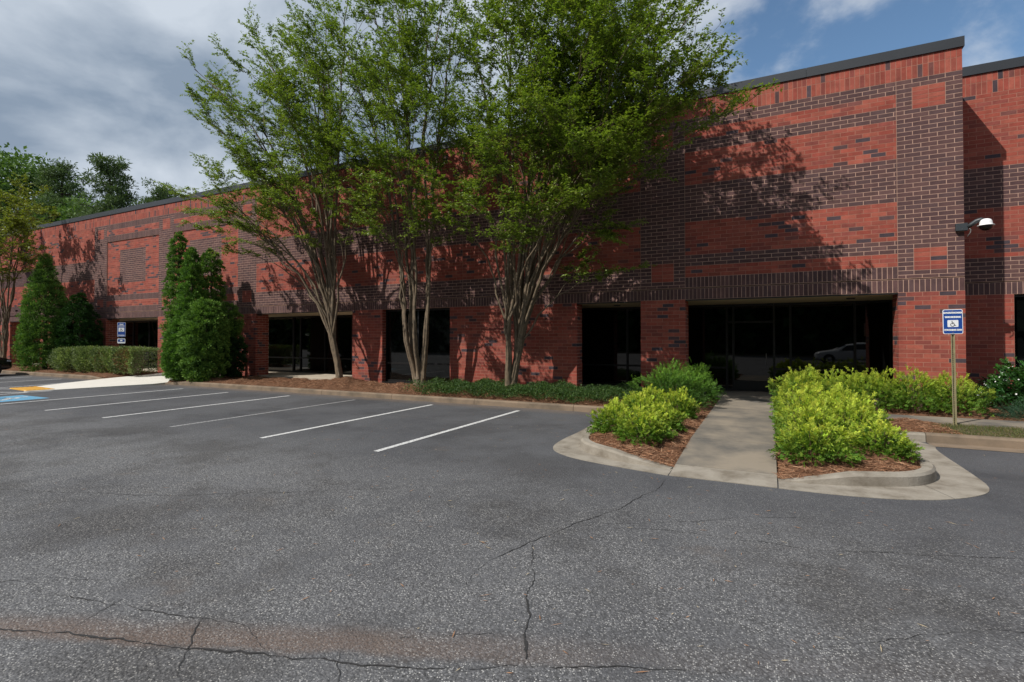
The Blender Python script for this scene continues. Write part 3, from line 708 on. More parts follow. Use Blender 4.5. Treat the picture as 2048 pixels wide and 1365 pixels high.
mb = MB()      # reveals of the two flush windows
mb.box(-12.57, -9.65, YF + .28, YF + .3, 0, ZS); bpart(mb, 'window_backing', M['room'])
mb = MB(); mb.box(5.2, 9.4, YW + .2, YW + .22, 0, ZS); bpart(mb, 'window_backing', M['room'])
for q in ((-12.57, -9.65, YF - .02, YF + .16, .1, .2), (5.2, 9.4, YW - .02, YW + .06, .2, .3)):
    mb = MB(); mb.box(*q); bpart(mb, 'window_sill', M['bronze'])
mb = MB(); mb.box(2.92, 3.5, YF + .63, YG + .14, 0, ZS - .03); bpart(mb, 'end_wall', M['room'])

# ================================================================ SMALL THINGS
def text(s, size, loc, rot, mt, parent, name='lettering', sx=1.0, bold=.006):
    cu = bpy.data.curves.new('t', 'FONT'); cu.body = s; cu.size = size; cu.align_x = 'CENTER'; cu.align_y = 'CENTER'; cu.offset = bold; cu.resolution_u = 3
    o = bpy.data.objects.new('t', cu); C.objects.link(o); dg = bpy.context.evaluated_depsgraph_get()
    me = bpy.data.meshes.new_from_object(o.evaluated_get(dg)); bpy.data.objects.remove(o)
    me.materials.clear(); me.materials.append(mt)
    t = bpy.data.objects.new(name, me); link(t, parent); t.location = loc; t.rotation_euler = rot; t.scale = (sx, 1, 1); return t
def rrect(cx, cz, w_, h_, r_, y, th):
    pts = []
    for sx, sz, a0 in ((1, 1, 0), (-1, 1, 90), (-1, -1, 180), (1, -1, 270)):
        for k in range(6):
            a = R(a0 + 18 * k); pts.append((cx + sx * (w_ / 2 - r_) + r_ * math.cos(a), cz + sz * (h_ / 2 - r_) + r_ * math.sin(a)))
    mb = MB(); mb.poly([(p[0], y, p[1]) for p in pts]); mb.poly([(p[0], y + th, p[1]) for p in pts][::-1]); n_ = len(pts)
    for i in range(n_): mb.quad((pts[i][0], y, pts[i][1]), (pts[(i + 1) % n_][0], y, pts[(i + 1) % n_][1]), (pts[(i + 1) % n_][0], y + th, pts[(i + 1) % n_][1]), (pts[i][0], y + th, pts[i][1]))
    return mb
def uchannel(mb, x, y, z0, z1, w_=.062, d=.03, t=.005):
    mb.box(x - w_ / 2, x - w_ / 4, y, y + t, z0, z1); mb.box(x + w_ / 4, x + w_ / 2, y, y + t, z0, z1)
    mb.box(x - w_ / 4 - t, x - w_ / 4, y + t, y + d, z0, z1); mb.box(x + w_ / 4, x + w_ / 4 + t, y + t, y + d, z0, z1); mb.box(x - w_ / 4, x + w_ / 4, y + d - t, y + d, z0, z1)
def make_sign(loc, rz, zc, lines, sub, post_mat, label, h=.46, wd=.305, ztop=2.27, holes=True, tilt=0):
    t = empty('parking_sign', (loc[0], loc[1], loc[2])); t.rotation_euler = (0, R(tilt), rz); tag(t, label, 'sign')
    mb = MB(); uchannel(mb, 0, .012, -.1, ztop - .03); p = mb.build('post', post_mat, t)
    if holes:
        mb = MB()
        for k in range(44):
            z = .06 + k * .0385
            if z < zc - h / 2: mb.box(-.006, .006, .0115 + .025 - .002, .0125 + .025 - .001, z, z + .016)
        mb.build('bolt_hole', M['signblack'], p)
    pl = rrect(0, zc, wd, h, .03, -.0, .003).build('plate', M['signwhite'], t)
    rrect(0, zc, wd - .022, h - .022, .024, -.0025, .002).build('blue_field', M['signblue'], pl)
    for s_, sz, z, sx in lines: text(s_, sz, (0, -.0045, zc + z), (R(90), 0, 0), M['signwhite'], pl, sx=sx)
    bx, bz, bs = 0, zc + sub[0], sub[1]
    rrect(bx, bz, bs * 1.18, bs * .92, .012, -.0045, .0015).build('symbol_panel', M['signwhite'], pl)
    symbol(None, 1, 1, .09, lambda u, v: (bx + (u - .53) * bs * .78, -.006, bz + (v - .5) * bs * .78), 'wheelchair_symbol', M['signblack'], pl)
    for z in (zc + h / 2 - .03, zc - h / 2 + .03):
        mb = MB(); mb.lathe([(0, -.004), (.007, -.004), (.009, 0)], (0, -.003, z), 'y', 8); mb.build('bolt', M['cable'], pl)
    return t
make_sign((3.08, 12.3, .12), R(6), 1.95, [('PERMIT PARKING ONLY', .030, .165, .86), ('TOW-AWAY ZONE', .030, .085, .9), ('MAXIMUM FINE $500.00', .030, -.155, .82)],
          (-.035, .14), M['post'], 'blue accessible permit parking sign on olive steel channel post beside the sidewalk', ztop=2.2, tilt=-.6)
ls = make_sign((-26.6, 13.1, .15), R(35), 2.02, [('PERMIT', .05, .24, 1), ('PARKING ONLY', .036, .165, 1), ('TOW-AWAY ZONE', .034, -.26, .9)], (0, .2), M['greenpost'],
          'tall blue accessible parking sign with small plate below, behind the clipped hedge', h=.66, wd=.34, ztop=2.3, holes=False)
pl2 = rrect(0, 1.5, .33, .22, .03, 0, .003).build('lower_plate', M['signwhite'], ls)
rrect(0, 1.52, .28, .12, .02, -.0025, .002).build('blue_field', M['signblue'], pl2)
rrect(0, 1.52, .10, .06, .012, -.0045, .0015).build('white_mark', M['signwhite'], pl2)

# security camera on the corner
sc = empty('security_camera', (3.86, 14.56, 4.2)); sc.scale = (.88,) * 3; tag(sc, 'white dome security camera on a dark bracket at the building corner', 'camera')
def scp(mb, name, mt, parent=sc, **k): return mb.build(name, mt, parent, **k)
mb = MB(); mb.box(-.20, .035, -.06, .03, -.085, .10); bxp = scp(mb, 'mounting_box', M['housing'], bevel=.006)
mb = MB(); mb.lathe([(0, -.006), (.008, -.006), (.009, 0)], (-.08, -.06, -.05), 'y', 8); mb.build('screw', M['rim'], bxp)
mb = MB(); mb.tube([(.03, -.03, .0), (.10, -.05, .05), (.19, -.09, .12), (.27, -.12, .145), (.34, -.14, .12)], [.045, .05, .055, .05, .035], 10); scp(mb, 'arm', M['housing'], smooth=True)
mb = MB(); prof = [(.0, .15), (.05, .147), (.095, .125), (.118, .08), (.125, .03), (.128, .0), (.165, -.01), (.167, -.02), (.12, -.022)]
mb.lathe(prof, (.35, -.15, .0), seg=28); scp(mb, 'dome_housing', M['white'], smooth=True)
mb = MB(); mb.lathe([(.128, -.022), (.125, -.06), (.10, -.105), (.055, -.135), (0, -.143)], (.35, -.15, .0), seg=24); scp(mb, 'smoked_dome', M['dome'], smooth=True)
mb = MB(); mb.tube([(.05, -.035, -.03), (.09, -.05, -.07), (.085, -.045, -.14), (.03, -.02, -.24)], .011, 8); scp(mb, 'cable', M['cable'], smooth=True)

# parked car at the far left, nose to the kerb
def make_car(name, loc, rz, paint, label):
    t = empty(name, loc); t.rotation_euler = (0, 0, rz); tag(t, label, 'car')
    # stations along +y (nose): y, half width, sill z, belt z, roof half width, roof z (None: no cabin)
    st = [(-2.28, .72, .40, .78, .66, .80), (-2.2, .80, .30, .92, .72, .96), (-1.9, .87, .24, .98, .76, 1.06), (-1.55, .90, .22, 1.0, .72, 1.25), (-1.1, .91, .22, .98, .62, 1.42), (-.3, .91, .21, .95, .60, 1.47),
          (.35, .91, .21, .93, .62, 1.40), (.95, .91, .22, .93, .72, 1.08), (1.2, .90, .22, .91, .78, .97), (1.75, .88, .24, .87, .76, .91), (2.1, .82, .28, .76, .70, .83), (2.28, .70, .34, .62, .60, .68)]
    mb = MB(); rings = []
    for (y, hw, sz, bz, rw, rz_) in st:
        half = [(hw * .86, sz), (hw * .97, sz + .06), (hw, (sz + bz) / 2), (hw * .975, bz - .05), (hw * .95, bz), (rw + (hw * .95 - rw) * .35, bz + (rz_ - bz) * .55), (rw, rz_ - .03), (rw * .8, rz_), (0, rz_ + .015)]
        ring = [(x, y, z) for x, z in half] + [(-x, y, z) for x, z in half[-2::-1]]; rings.append(ring)
    k = len(rings[0])
    for r_ in rings: mb.v += r_
    for i in range(len(rings) - 1):
        for j in range(k): mb.f.append((i * k + j, i * k + (j + 1) % k, (i + 1) * k + (j + 1) % k, (i + 1) * k + j))
    mb.f.append(tuple(range(k))); mb.f.append(tuple((len(rings) - 1) * k + j for j in range(k)))
    b = mb.build('body', paint, t, smooth=True)
    s_ = b.modifiers.new('sub', 'SUBSURF'); s_.levels = 1; s_.render_levels = 2
    def win(pts, nm):
        m_ = MB(); m_.poly(pts); m_.build(nm, M['carglass'], t, fix=False)
    for s in (-1, 1):
        win([(s * .885, -1.45, 1.0), (s * .89, .75, .965), (s * .70, .28, 1.33), (s * .66, -1.0, 1.36)], 'side_window')
        m_ = MB(); m_.box(s * .9 - .1, s * .9 + .1, .62, .78, .96, 1.08); m_.build('wing_mirror', paint, t, bevel=.03)
        m_ = MB(); m_.tube([(s * .62, 2.19, .66), (s * .72, 2.12, .68), (s * .80, 1.98, .71)], [.04, .06, .035], 8); m_.build('headlight', M['lamp'], t, smooth=True)
        m_ = MB(); m_.tube([(s * .60, -2.25, .74), (s * .72, -2.2, .76), (s * .82, -2.05, .78)], [.04, .055, .035], 8); m_.build('tail_light', M['redlamp'], t, smooth=True)
        for y in (-1.42, 1.42):
            m_ = MB(); m_.lathe([(.2, -.1), (.30, -.105), (.335, -.07), (.335, .07), (.30, .105), (.2, .1)], (s * .84, y, .335), 'x', 28); wh = m_.build('wheel', M['tyre'], t, smooth=True)
            m_ = MB(); m_.lathe([(0, .0), (.06, .01), (.06, -.02), (.2, -.01), (.215, .01)], (s * .84 + s * .1, y, .335), 'x', 20); m_.build('rim', M['rim'], wh, smooth=True)
            m_ = MB(); m_.lathe([(.0, -.1), (.37, -.1), (.375, .06), (.345, .075)], (s * .83, y, .335), 'x', 24); m_.build('wheel_arch', M['tyre'], t, smooth=True)
    win([(-.68, .99, 1.06), (.68, .99, 1.06), (.56, .38, 1.41), (-.56, .38, 1.41)], 'windscreen'); win([(-.66, -1.6, 1.22), (.66, -1.6, 1.22), (.57, -1.15, 1.41), (-.57, -1.15, 1.41)], 'rear_window')
    m_ = MB(); m_.box(-.5, .5, 2.2, 2.29, .38, .5); m_.build('grille', M['tyre'], t, bevel=.02)
    return t
make_car('parked_car', (-33.05, 9.1, 0), 0, M['carpaint'], 'black car parked nose to the kerb at the far left edge')

# ================================================================ TREES
def bez(p0, p1, p2, p3, n):
    t = np.linspace(0, 1, n)[:, None]
    return (1 - t) ** 3 * p0 + 3 * (1 - t) ** 2 * t * p1 + 3 * (1 - t) * t * t * p2 + t ** 3 * p3
def clampwall(P):
    P = P.copy(); low = P[:, 2] < 8.75
    P[:, 1] = np.where(low, np.minimum(P[:, 1], 14.25 + .1 * np.tanh(P[:, 1] - 14.25)), P[:, 1]); return P
def crape(base, tips, seed, label, groups=4, nbr=11, ntw=8, nlf=19, lsize=.080, zfork=1.3, tint=(1, 1, 1), limbs=3, nlb=6):
    r = np.random.default_rng(seed); base = np.array(base, float)
    t = empty('crape_myrtle', tuple(base)); tag(t, label, 'tree', 'crape myrtles along the facade')
    trunk, branch = MB(), MB(); LP_, LA, LN, LC = [], [], [], []
    tips = [np.array(q, float) - base for q in tips]
    tips.sort(key=lambda q: math.atan2(q[1] + 1.2, q[0])); G = [tips[i::1][0:0] for i in range(groups)]
    front = [q for q in tips if q[1] + base[1] < 11.25 and q[2] < 10.5]; tips = [q for q in tips if not (q[1] + base[1] < 11.25 and q[2] < 10.5)]
    for i, q in enumerate(tips): G[min(groups - 1, i * groups // len(tips))].append(q)
    leaders = []
    def leaves(P0, dirs, n, z):
        """n leaves along a twig polyline"""
        m = len(P0) - 1; u = r.uniform(.08, 1.0, n) * m; i = np.minimum(u.astype(int), m - 1); f_ = (u - i)[:, None]
        pos = P0[i] * (1 - f_) + P0[i + 1] * f_; tan = unit(P0[i + 1] - P0[i])
        s = np.cross(tan, np.array([0, 0, 1.])); s = unit(s + 1e-6) * np.where(r.random(n) < .5, -1, 1)[:, None]
        A = unit(tan * .55 + s * r.uniform(.5, 1.1, (n, 1)) + r.normal(0, .28, (n, 3)))
        LP_.append(pos + r.normal(0, .012, (n, 3))); LA.append(A); LN.append(np.array([0, -.15, 1.]) + r.normal(0, .34, (n, 3)))
        hue = r.random()
        young = np.clip((u / m - .55) * 1.6, 0, 1)[:, None] * (r.random((n, 1)) < .75)
        old = np.array([.105, .180, .028]); mid = np.array([.225, .305, .038]); red = np.array([.25, .21, .07])
        c = old + (mid - old) * np.clip(hue * .8 + r.normal(.25, .25, (n, 1)), 0, 1); c = c * (1 - young * .55) + (mid * 1.15 if hue < .7 else red) * young * .55
        LC.append(np.clip(c, .01, .6) * r.uniform(.75, 1.2, (n, 1)) * np.array(tint))
    for gi, g_ in enumerate(G):
        if not g_: continue
        mean = np.mean(g_, 0); ang = math.atan2(mean[1], mean[0]) + r.uniform(-.3, .3)
        b0 = np.array([math.cos(ang) * .13, math.sin(ang) * .10, -.15]); zf = zfork * r.uniform(.75, 1.35)
        out = np.array([mean[0], mean[1], 0]) / max(1, np.hypot(mean[0], mean[1]))
        fk = b0 + np.array([0, 0, zf]) + out * zf * .17 + r.normal(0, .04, 3)
        pts = bez(b0, b0 + [0, 0, zf * .4], fk - [out[0] * .1, out[1] * .1, zf * .35], fk, 7); pts = pts + r.normal(0, .008, pts.shape)
        rad0 = .056 + .0085 * len(g_)
        core = np.concatenate([pts, pts[-1:] + (pts[-1] - pts[-2]) * 1.2]); trunk.tube(core, np.concatenate([np.linspace(rad0 * 1.2, rad0 * .62, 7), [.012]]), 9)
        trunk.tube(np.stack([b0 - [0, 0, .1], b0 + [0, 0, .16], b0 + [0, 0, .4]]), [rad0 * 1.75, rad0 * 1.3, rad0 * .9], 9, cap=False)
        for qi, q in enumerate(g_):
            ofa = 2 * math.pi * qi / len(g_) + ang; ofv = np.array([math.cos(ofa), math.sin(ofa), 0]) * rad0 * .55
            d = q - fk; hgt = max(.5, d[2]); hor = np.array([d[0], d[1], 0])
            low = d[2] < 5.2
            p1 = fk + hor * .12 + np.array([0, 0, hgt * (.42 if not low else .5)]); p2 = fk + hor * (.5 if not low else .45) + np.array([0, 0, hgt * (.78 if not low else .92)])
            n = 14; fk2 = fk + ofv * .9; upts = bez(fk2, p1, p2, q, n); wob = r.normal(0, .045, upts.shape); wob[0] = 0; wob[:, 2] *= .3; upts = upts + wob
            upts = clampwall(upts + base) - base
            r0 = .026 + .0024 * np.linalg.norm(d); rad = r0 * (1 - np.linspace(0, 1, n) ** 1.1 * .84)
            lowp = pts[1:-1] + ofv * np.linspace(1.1, .95, len(pts) - 2)[:, None]
            trunk.tube(np.concatenate([lowp, upts]), np.concatenate([np.linspace(r0 * 1.12, r0, len(lowp)), rad]), 7)
            leaders.append((upts, rad))
            def side_branches(pts, rad, nb, t0, lscale, low):
                n = len(pts)
                for b_ in range(nb):
                    tt = r.uniform(t0, 1.0) if b_ else .99
                    fi = tt * (n - 1); i = min(int(fi), n - 2); st = pts[i] + (pts[i + 1] - pts[i]) * (fi - i); tan = unit(pts[i + 1] - pts[i])
                    if st[2] < 1.9: continue
                    a = r.uniform(0, 2 * math.pi); rd = np.array([math.cos(a), math.sin(a) * .85, 0]); outw = np.array([st[0], st[1] - .3, 0]); outw = outw / max(.6, np.hypot(outw[0], outw[1]))
                    up = .25 + .75 * tt if not low else .12
                    dr = unit(rd * .9 + outw * .5 + tan * (.35 + .5 * tt) + np.array([0, 0, up * .5]) + np.array([0, -.10, 0]))
                    Lb = (1.7 - .9 * tt) * r.uniform(.55, 1.2) * lscale
                    if st[2] < 2.6: Lb *= .6
                    e = st + dr * Lb; e[2] += r.uniform(-.08, .16) * Lb
                    m_ = 6; bp = bez(st, st + tan * Lb * .22 + dr * Lb * .2, st + dr * Lb * .7 + [0, 0, .06 * Lb], e, m_); bp = bp + r.normal(0, .02, bp.shape) * np.linspace(0, 1, m_)[:, None]
                    bp = clampwall(bp + base) - base
                    branch.tube(bp, np.linspace(min(rad[i] * .7, .005 + .006 * Lb), .003, m_), 4, cap=False)
                    for w_ in range(ntw):
                        u = r.uniform(.18, 1.0) * (m_ - 1); i2 = min(int(u), m_ - 2); s0 = bp[i2] + (bp[i2 + 1] - bp[i2]) * (u - i2); bt = unit(bp[i2 + 1] - bp[i2])
                        sd = unit(np.cross(bt, [0, 0, 1.]) + 1e-6) * (1 if w_ % 2 else -1)
                        td = unit(bt * r.uniform(.4, 1.0) + sd * r.uniform(.4, 1.0) + np.array([0, 0, r.uniform(-.15, .25)])); tl = r.uniform(.22, .50)
                        tp = np.stack([s0, s0 + td * tl * .5 + [0, 0, .02], s0 + td * tl + [0, 0, r.uniform(-.05, .06)]])
                        tp = clampwall(tp + base) - base
                        if w_ % 2: branch.tube(tp, [.0035, .0028, .0015], 3, cap=False)
                        leaves(tp, td, nlf, s0[2])
            side_branches(upts, rad, nbr if not low else int(nbr * .7), .46 if not low else .6, 1.0, low)
            # limbs: long secondary stems that fill the crown between the leaders
            for l_ in range(limbs if not low else 1):
                tt = r.uniform(.42, .82) if not low else r.uniform(.5, .8); fi = tt * (n - 1); i = min(int(fi), n - 2); st = upts[i]; tan = unit(upts[i + 1] - upts[i])
                a = r.uniform(0, 2 * math.pi); Ll = min(np.linalg.norm(q - st) * .8, r.uniform(1.6, 3.3))
                if Ll < .8: continue
                dr = unit(tan * 1.0 + np.array([math.cos(a), math.sin(a) * .7 - .12, .12]) * r.uniform(.45, .85)); e = st + dr * Ll
                lp = bez(st, st + tan * Ll * .35, st + dr * Ll * .75 + [0, 0, .1], e, 10); lp = clampwall(lp + r.normal(0, .03, lp.shape) * np.linspace(0, 1, 10)[:, None] + base) - base
                lr = rad[i] * .62 * (1 - np.linspace(0, 1, 10) * .8); trunk.tube(lp, lr, 5, cap=False)
                side_branches(lp, lr, nlb, .2, .62, low)
    for q in front:        # long limbs reaching out over the lot from the leaders
        best = min(leaders, key=lambda L_: np.hypot(*(L_[0][5] - q)[:2]) + .6 * abs(L_[0][5][2] - q[2] * .6) + r.uniform(0, .8)); lu, lr_ = best
        i = max(2, min(8, int(np.argmin(np.abs(lu[:, 2] - q[2] * .58))))); st = lu[i]; tan = unit(lu[i + 1] - lu[i]); d = q - st; n = 12
        fp = bez(st, st + tan * np.linalg.norm(d) * .35, st + d * .66 + [0, 0, .08 * np.linalg.norm(d)], q, n); wob = r.normal(0, .04, fp.shape); wob[0] = 0
        fp = clampwall(fp + wob + base) - base; fr_ = min(lr_[i] * .75, .03) * (1 - np.linspace(0, 1, n) * .8); trunk.tube(fp, fr_, 6, cap=False)
        lowq = q[2] < 5.2; side_branches(fp, fr_, int(nbr * .9), .3, .95, lowq)
        for l_ in range(2):
            i = r.integers(4, 9); Ll = r.uniform(1.0, 2.0); a = r.uniform(0, 6.28); tan = unit(fp[i + 1] - fp[i]); dr = unit(tan + np.array([math.cos(a), math.sin(a) * .7, .1]) * .7)
            lp = bez(fp[i], fp[i] + tan * Ll * .3, fp[i] + dr * Ll * .75 + [0, 0, .08], fp[i] + dr * Ll, 8); lp = clampwall(lp + base) - base; l2 = fr_[i] * .6 * (1 - np.linspace(0, 1, 8) * .8)
            trunk.tube(lp, l2, 5, cap=False); side_branches(lp, l2, nlb, .2, .62, lowq)
    trunk.build('trunk', M['bark'], t, smooth=True, fix=False); branch.build('branches', M['bark'], t, smooth=True, fix=False)
    P = np.concatenate(LP_); n = len(P)
    me = leaf_mesh('crown', P, np.concatenate(LA), np.concatenate(LN), r.uniform(.7, 1.2, n) * lsize, r.uniform(.7, 1.1, n) * lsize * .56, np.concatenate(LC), M['leaf'])
    link(bpy.data.objects.new('crown', me), t); print('leaves', n)
    return t
crape((-13.5, 13.6, .33), [(-20.3, 12.5, 12.4), (-17.9, 12, 10.4), (-17.2, 13, 13.0), (-16.2, 13.5, 13.4), (-13.8, 13, 13.4), (-12.0, 12.3, 13.4), (-20.4, 12.0, 7.5), (-18.0, 11.6, 6.2), (-17.6, 12.6, 4.9), (-10.9, 12, 7.0), (-16.3, 11.4, 8.4),
       (-13.7, 11.3, 10.1), (-15.0, 13.9, 12.0), (-11.4, 11.2, 8.2), (-15.1, 11.3, 6.4), (-19.4, 12.4, 10.2), (-18.8, 12.6, 11.6), (-15.6, 12, 11.8), (-14.5, 12.5, 12.6), (-13, 12, 11.5), (-17, 12.3, 9.4), (-16.3, 10.5, 9.0), (-13.5, 10.2, 10.0), (-12.0, 10.0, 8.2), (-14.2, 10.2, 7.2), (-11.8, 10.6, 10.4), (-16.6, 10.9, 6.8), (-12.8, 10.6, 5.8), (-19.2, 11.4, 7.0), (-17.6, 11.4, 5.5)], 1, 'leftmost of three tall multi-stemmed crape myrtles, leaning out to the left', groups=4)
crape((-10.1, 13.55, .28), [(-11.7, 12.7, 13.6), (-10.7, 13.2, 13.8), (-9.0, 12.2, 13.4), (-8.9, 13.5, 13.6), (-10.9, 11.6, 9.2), (-9.5, 11.6, 6.9), (-7.6, 11.6, 10.0), (-8.9, 12.3, 5.6), (-8.9, 11.3, 9.0), (-10.6, 12.2, 5.3), (-12.2, 12, 11.5), (-9.9, 12, 12), (-11.3, 12.3, 10.5), (-7.8, 12.6, 12.2), (-9.0, 10.4, 8.8), (-8.0, 10.4, 7.2), (-9.8, 10.9, 5.4), (-8.6, 10.5, 10.2), (-7.6, 11.0, 5.6), (-10.8, 11.0, 7.0)], 2,
      'slender middle crape myrtle in front of the black flush window', groups=4, zfork=1.6)
crape((-6.9, 13.6, .25), [(-6.9, 13, 12.9), (-5.4, 12.5, 12.6), (-4.6, 13.5, 12.4), (-3.4, 13, 11.2), (-2.5, 12.6, 9.6), (-1.6, 12.8, 8.7), (-1.3, 12.3, 7.9), (-.85, 12.8, 7.0), (-2.9, 12.0, 6.0), (-3.6, 13, 4.6), (-3.9, 11.7, 5.5), (-3.7, 13.5, 3.5),
       (-6.9, 11.8, 9.1), (-7.6, 11.5, 7.5), (-4.6, 11.2, 8.7), (-8.1, 12.2, 5.2), (-5.2, 11.1, 6.6), (-2.5, 11.8, 7.6), (-6, 12, 11.2), (-4.2, 12.2, 10.6), (-3, 12.2, 9.2), (-7.8, 12.4, 11), (-5.0, 13.0, 12.2), (-2.7, 12.9, 10.2), (-5.9, 10.0, 6.9), (-4.5, 9.8, 7.3), (-3.6, 9.9, 6.8), (-2.6, 10.3, 7.6), (-3.2, 10.1, 8.4), (-2.2, 10.7, 7.8), (-5.5, 10.4, 5.6), (-3.2, 10.5, 5.8), (-4.3, 10.9, 4.8), (-2.1, 11.1, 6.5), (-1.2, 11.4, 7.3), (-5.4, 10.0, 9.6), (-3.9, 10.4, 9.6), (-2.3, 10.9, 9.0), (-2.0, 11.0, 8.4), (-1.4, 11.2, 7.4), (-2.3, 10.4, 8.2), (-1.5, 10.8, 6.9), (-2.8, 11.6, 10.2), (-2.0, 11.5, 9.6), (-1.5, 11.8, 8.9), (-3.5, 11.3, 9.9), (-2.9, 10.9, 8.9), (-.8, 11.9, 6.6), (-2.6, 12.1, 7.4), (-6.2, 10.4, 4.9)], 3, 'rightmost of three tall multi-stemmed crape myrtles, spreading over the brick wall', groups=5, zfork=1.5)
crape((-38.0, 12.9, .3), [(-39.3, 12.5, 10.0), (-36.4, 13, 9.9), (-33.6, 12.5, 9.0), (-32.3, 12, 7.6), (-32.8, 12.3, 6.2), (-35.4, 11.6, 6.9), (-33.2, 11.6, 7.4), (-35.7, 12, 5.2), (-39.6, 12, 8.1), (-42.0, 13, 9.1), (-37.2, 11.6, 8.6)], 4,
      'crape myrtle at the far left with olive tinged crown', groups=4, nbr=10, ntw=7, nlf=14, lsize=.12, limbs=3, nlb=6, tint=(1.05, .85, .9))

# ---- foliage bodies: shrubs, conifers
def spray_shrub(seed, rx, ry, h, nspray, tipcol, oldcol, leafL=.042, leafW=.015, per=13, axis=.16, mat_='bush', zlow=.02, flat_=.75, name='foliage'):
    """feathery shrub: sprays of small leaflets standing out of a lumpy dome"""
    r = np.random.default_rng(seed); n = nspray
    th = r.uniform(0, 2 * np.pi, n); cz = r.uniform(-.25, 1, n); sn = np.sqrt(1 - np.clip(cz, -1, 1) ** 2)
    D = np.stack([sn * np.cos(th), sn * np.sin(th), cz], -1)
    lumpy = 1 + .14 * np.sin(th * 3 + seed) + .12 * np.sin(th * 5 + cz * 6 + seed * 2) + .10 * np.sin(cz * 9 + th * 2 + seed)
    depth = np.where(r.random(n) < .62, r.uniform(.86, 1.04, n), r.uniform(.45, .9, n))
    hh = h * flat_
    c = np.array([0, 0, h - hh]); P = c + D * np.array([rx, ry, hh]) * (lumpy * depth)[:, None] * .93
    P[:, 2] = np.maximum(P[:, 2], zlow + r.uniform(0, .08, n))
    A = unit(D * 1.0 + np.array([0, 0, .28]) + r.normal(0, .42, (n, 3)))
    s = unit(np.cross(A, r.normal(0, 1, (n, 3)))); u = np.linspace(.1, 1, per)
    pos = P[:, None] + A[:, None] * (u * axis)[None, :, None] * r.uniform(.6, 1.25, (n, 1, 1))
    sg = np.where(np.arange(per) % 2 == 0, 1, -1)[None, :, None]
    LA = unit(A[:, None] * .75 + s[:, None] * sg * r.uniform(.5, 1.0, (n, per, 1)) + r.normal(0, .22, (n, per, 3)))
    Nn = np.cross(A, s)[:, None] + r.normal(0, .35, (n, per, 3))
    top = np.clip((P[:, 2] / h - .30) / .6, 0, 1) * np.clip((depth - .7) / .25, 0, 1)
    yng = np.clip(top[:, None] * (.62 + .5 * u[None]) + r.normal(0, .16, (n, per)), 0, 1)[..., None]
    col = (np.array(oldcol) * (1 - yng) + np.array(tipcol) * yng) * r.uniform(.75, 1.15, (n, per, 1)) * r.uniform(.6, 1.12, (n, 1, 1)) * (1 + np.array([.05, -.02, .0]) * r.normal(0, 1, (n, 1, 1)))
    N_ = n * per
    return leaf_mesh(name, pos.reshape(-1, 3), LA.reshape(-1, 3), Nn.reshape(-1, 3), leafL * r.uniform(.7, 1.25, N_), leafW * r.uniform(.8, 1.2, N_), col.reshape(-1, 3), M[mat_])
def stems(seed, rx, ry, h, n=16):
    r = random.Random(seed); mb = MB()
    for k in range(n):
        a = r.uniform(0, 6.28); q = r.uniform(.2, .8)
        mb.tube([(.08 * math.cos(a), .08 * math.sin(a), -.05), (rx * q * .6 * math.cos(a), ry * q * .6 * math.sin(a), h * .4), (rx * q * math.cos(a), ry * q * math.sin(a), h * .8)], [.009, .007, .003], 4, cap=False)
    return mb.mesh('stems', M['twig'], True, False)
CHT, CHO = (.56, .65, .065), (.12, .25, .028)
GRT, GRO = (.20, .38, .04), (.06, .15, .02)
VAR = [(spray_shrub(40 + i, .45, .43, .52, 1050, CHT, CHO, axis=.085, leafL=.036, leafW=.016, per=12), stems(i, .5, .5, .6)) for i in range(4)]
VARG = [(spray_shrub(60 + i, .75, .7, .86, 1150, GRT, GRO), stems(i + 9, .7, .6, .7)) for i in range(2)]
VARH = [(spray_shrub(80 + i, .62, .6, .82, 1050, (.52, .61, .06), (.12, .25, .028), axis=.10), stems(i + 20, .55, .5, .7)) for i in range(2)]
def shrub(var, x, y, z, sx, sy, sz, rz, label, group, name='nandina_shrub', cat='shrub'):
    t = empty(name, (x, y, z)); t.rotation_euler = (0, 0, rz); t.scale = (sx, sy, sz); tag(t, label, cat, group)
    link(bpy.data.objects.new('foliage', var[0]), t); link(bpy.data.objects.new('stems', var[1]), t); return t
GL, GR_ = 'chartreuse shrubs left of the walkway', 'chartreuse shrubs right of the walkway'
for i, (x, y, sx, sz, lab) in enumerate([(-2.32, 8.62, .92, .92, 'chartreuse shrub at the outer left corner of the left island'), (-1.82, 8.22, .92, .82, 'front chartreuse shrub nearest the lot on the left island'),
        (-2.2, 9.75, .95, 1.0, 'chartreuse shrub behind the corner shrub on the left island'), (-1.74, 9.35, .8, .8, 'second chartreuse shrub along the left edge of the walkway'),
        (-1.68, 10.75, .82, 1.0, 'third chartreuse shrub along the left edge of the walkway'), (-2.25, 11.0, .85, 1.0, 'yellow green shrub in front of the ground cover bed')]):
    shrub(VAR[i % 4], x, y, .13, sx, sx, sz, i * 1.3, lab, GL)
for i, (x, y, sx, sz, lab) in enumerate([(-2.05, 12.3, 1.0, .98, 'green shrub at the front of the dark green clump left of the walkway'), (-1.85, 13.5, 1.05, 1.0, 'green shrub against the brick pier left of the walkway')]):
    shrub(VARG[i], x, y, .17, sx, sx, sz, i * 2.1, lab, 'green shrubs by the entrance')
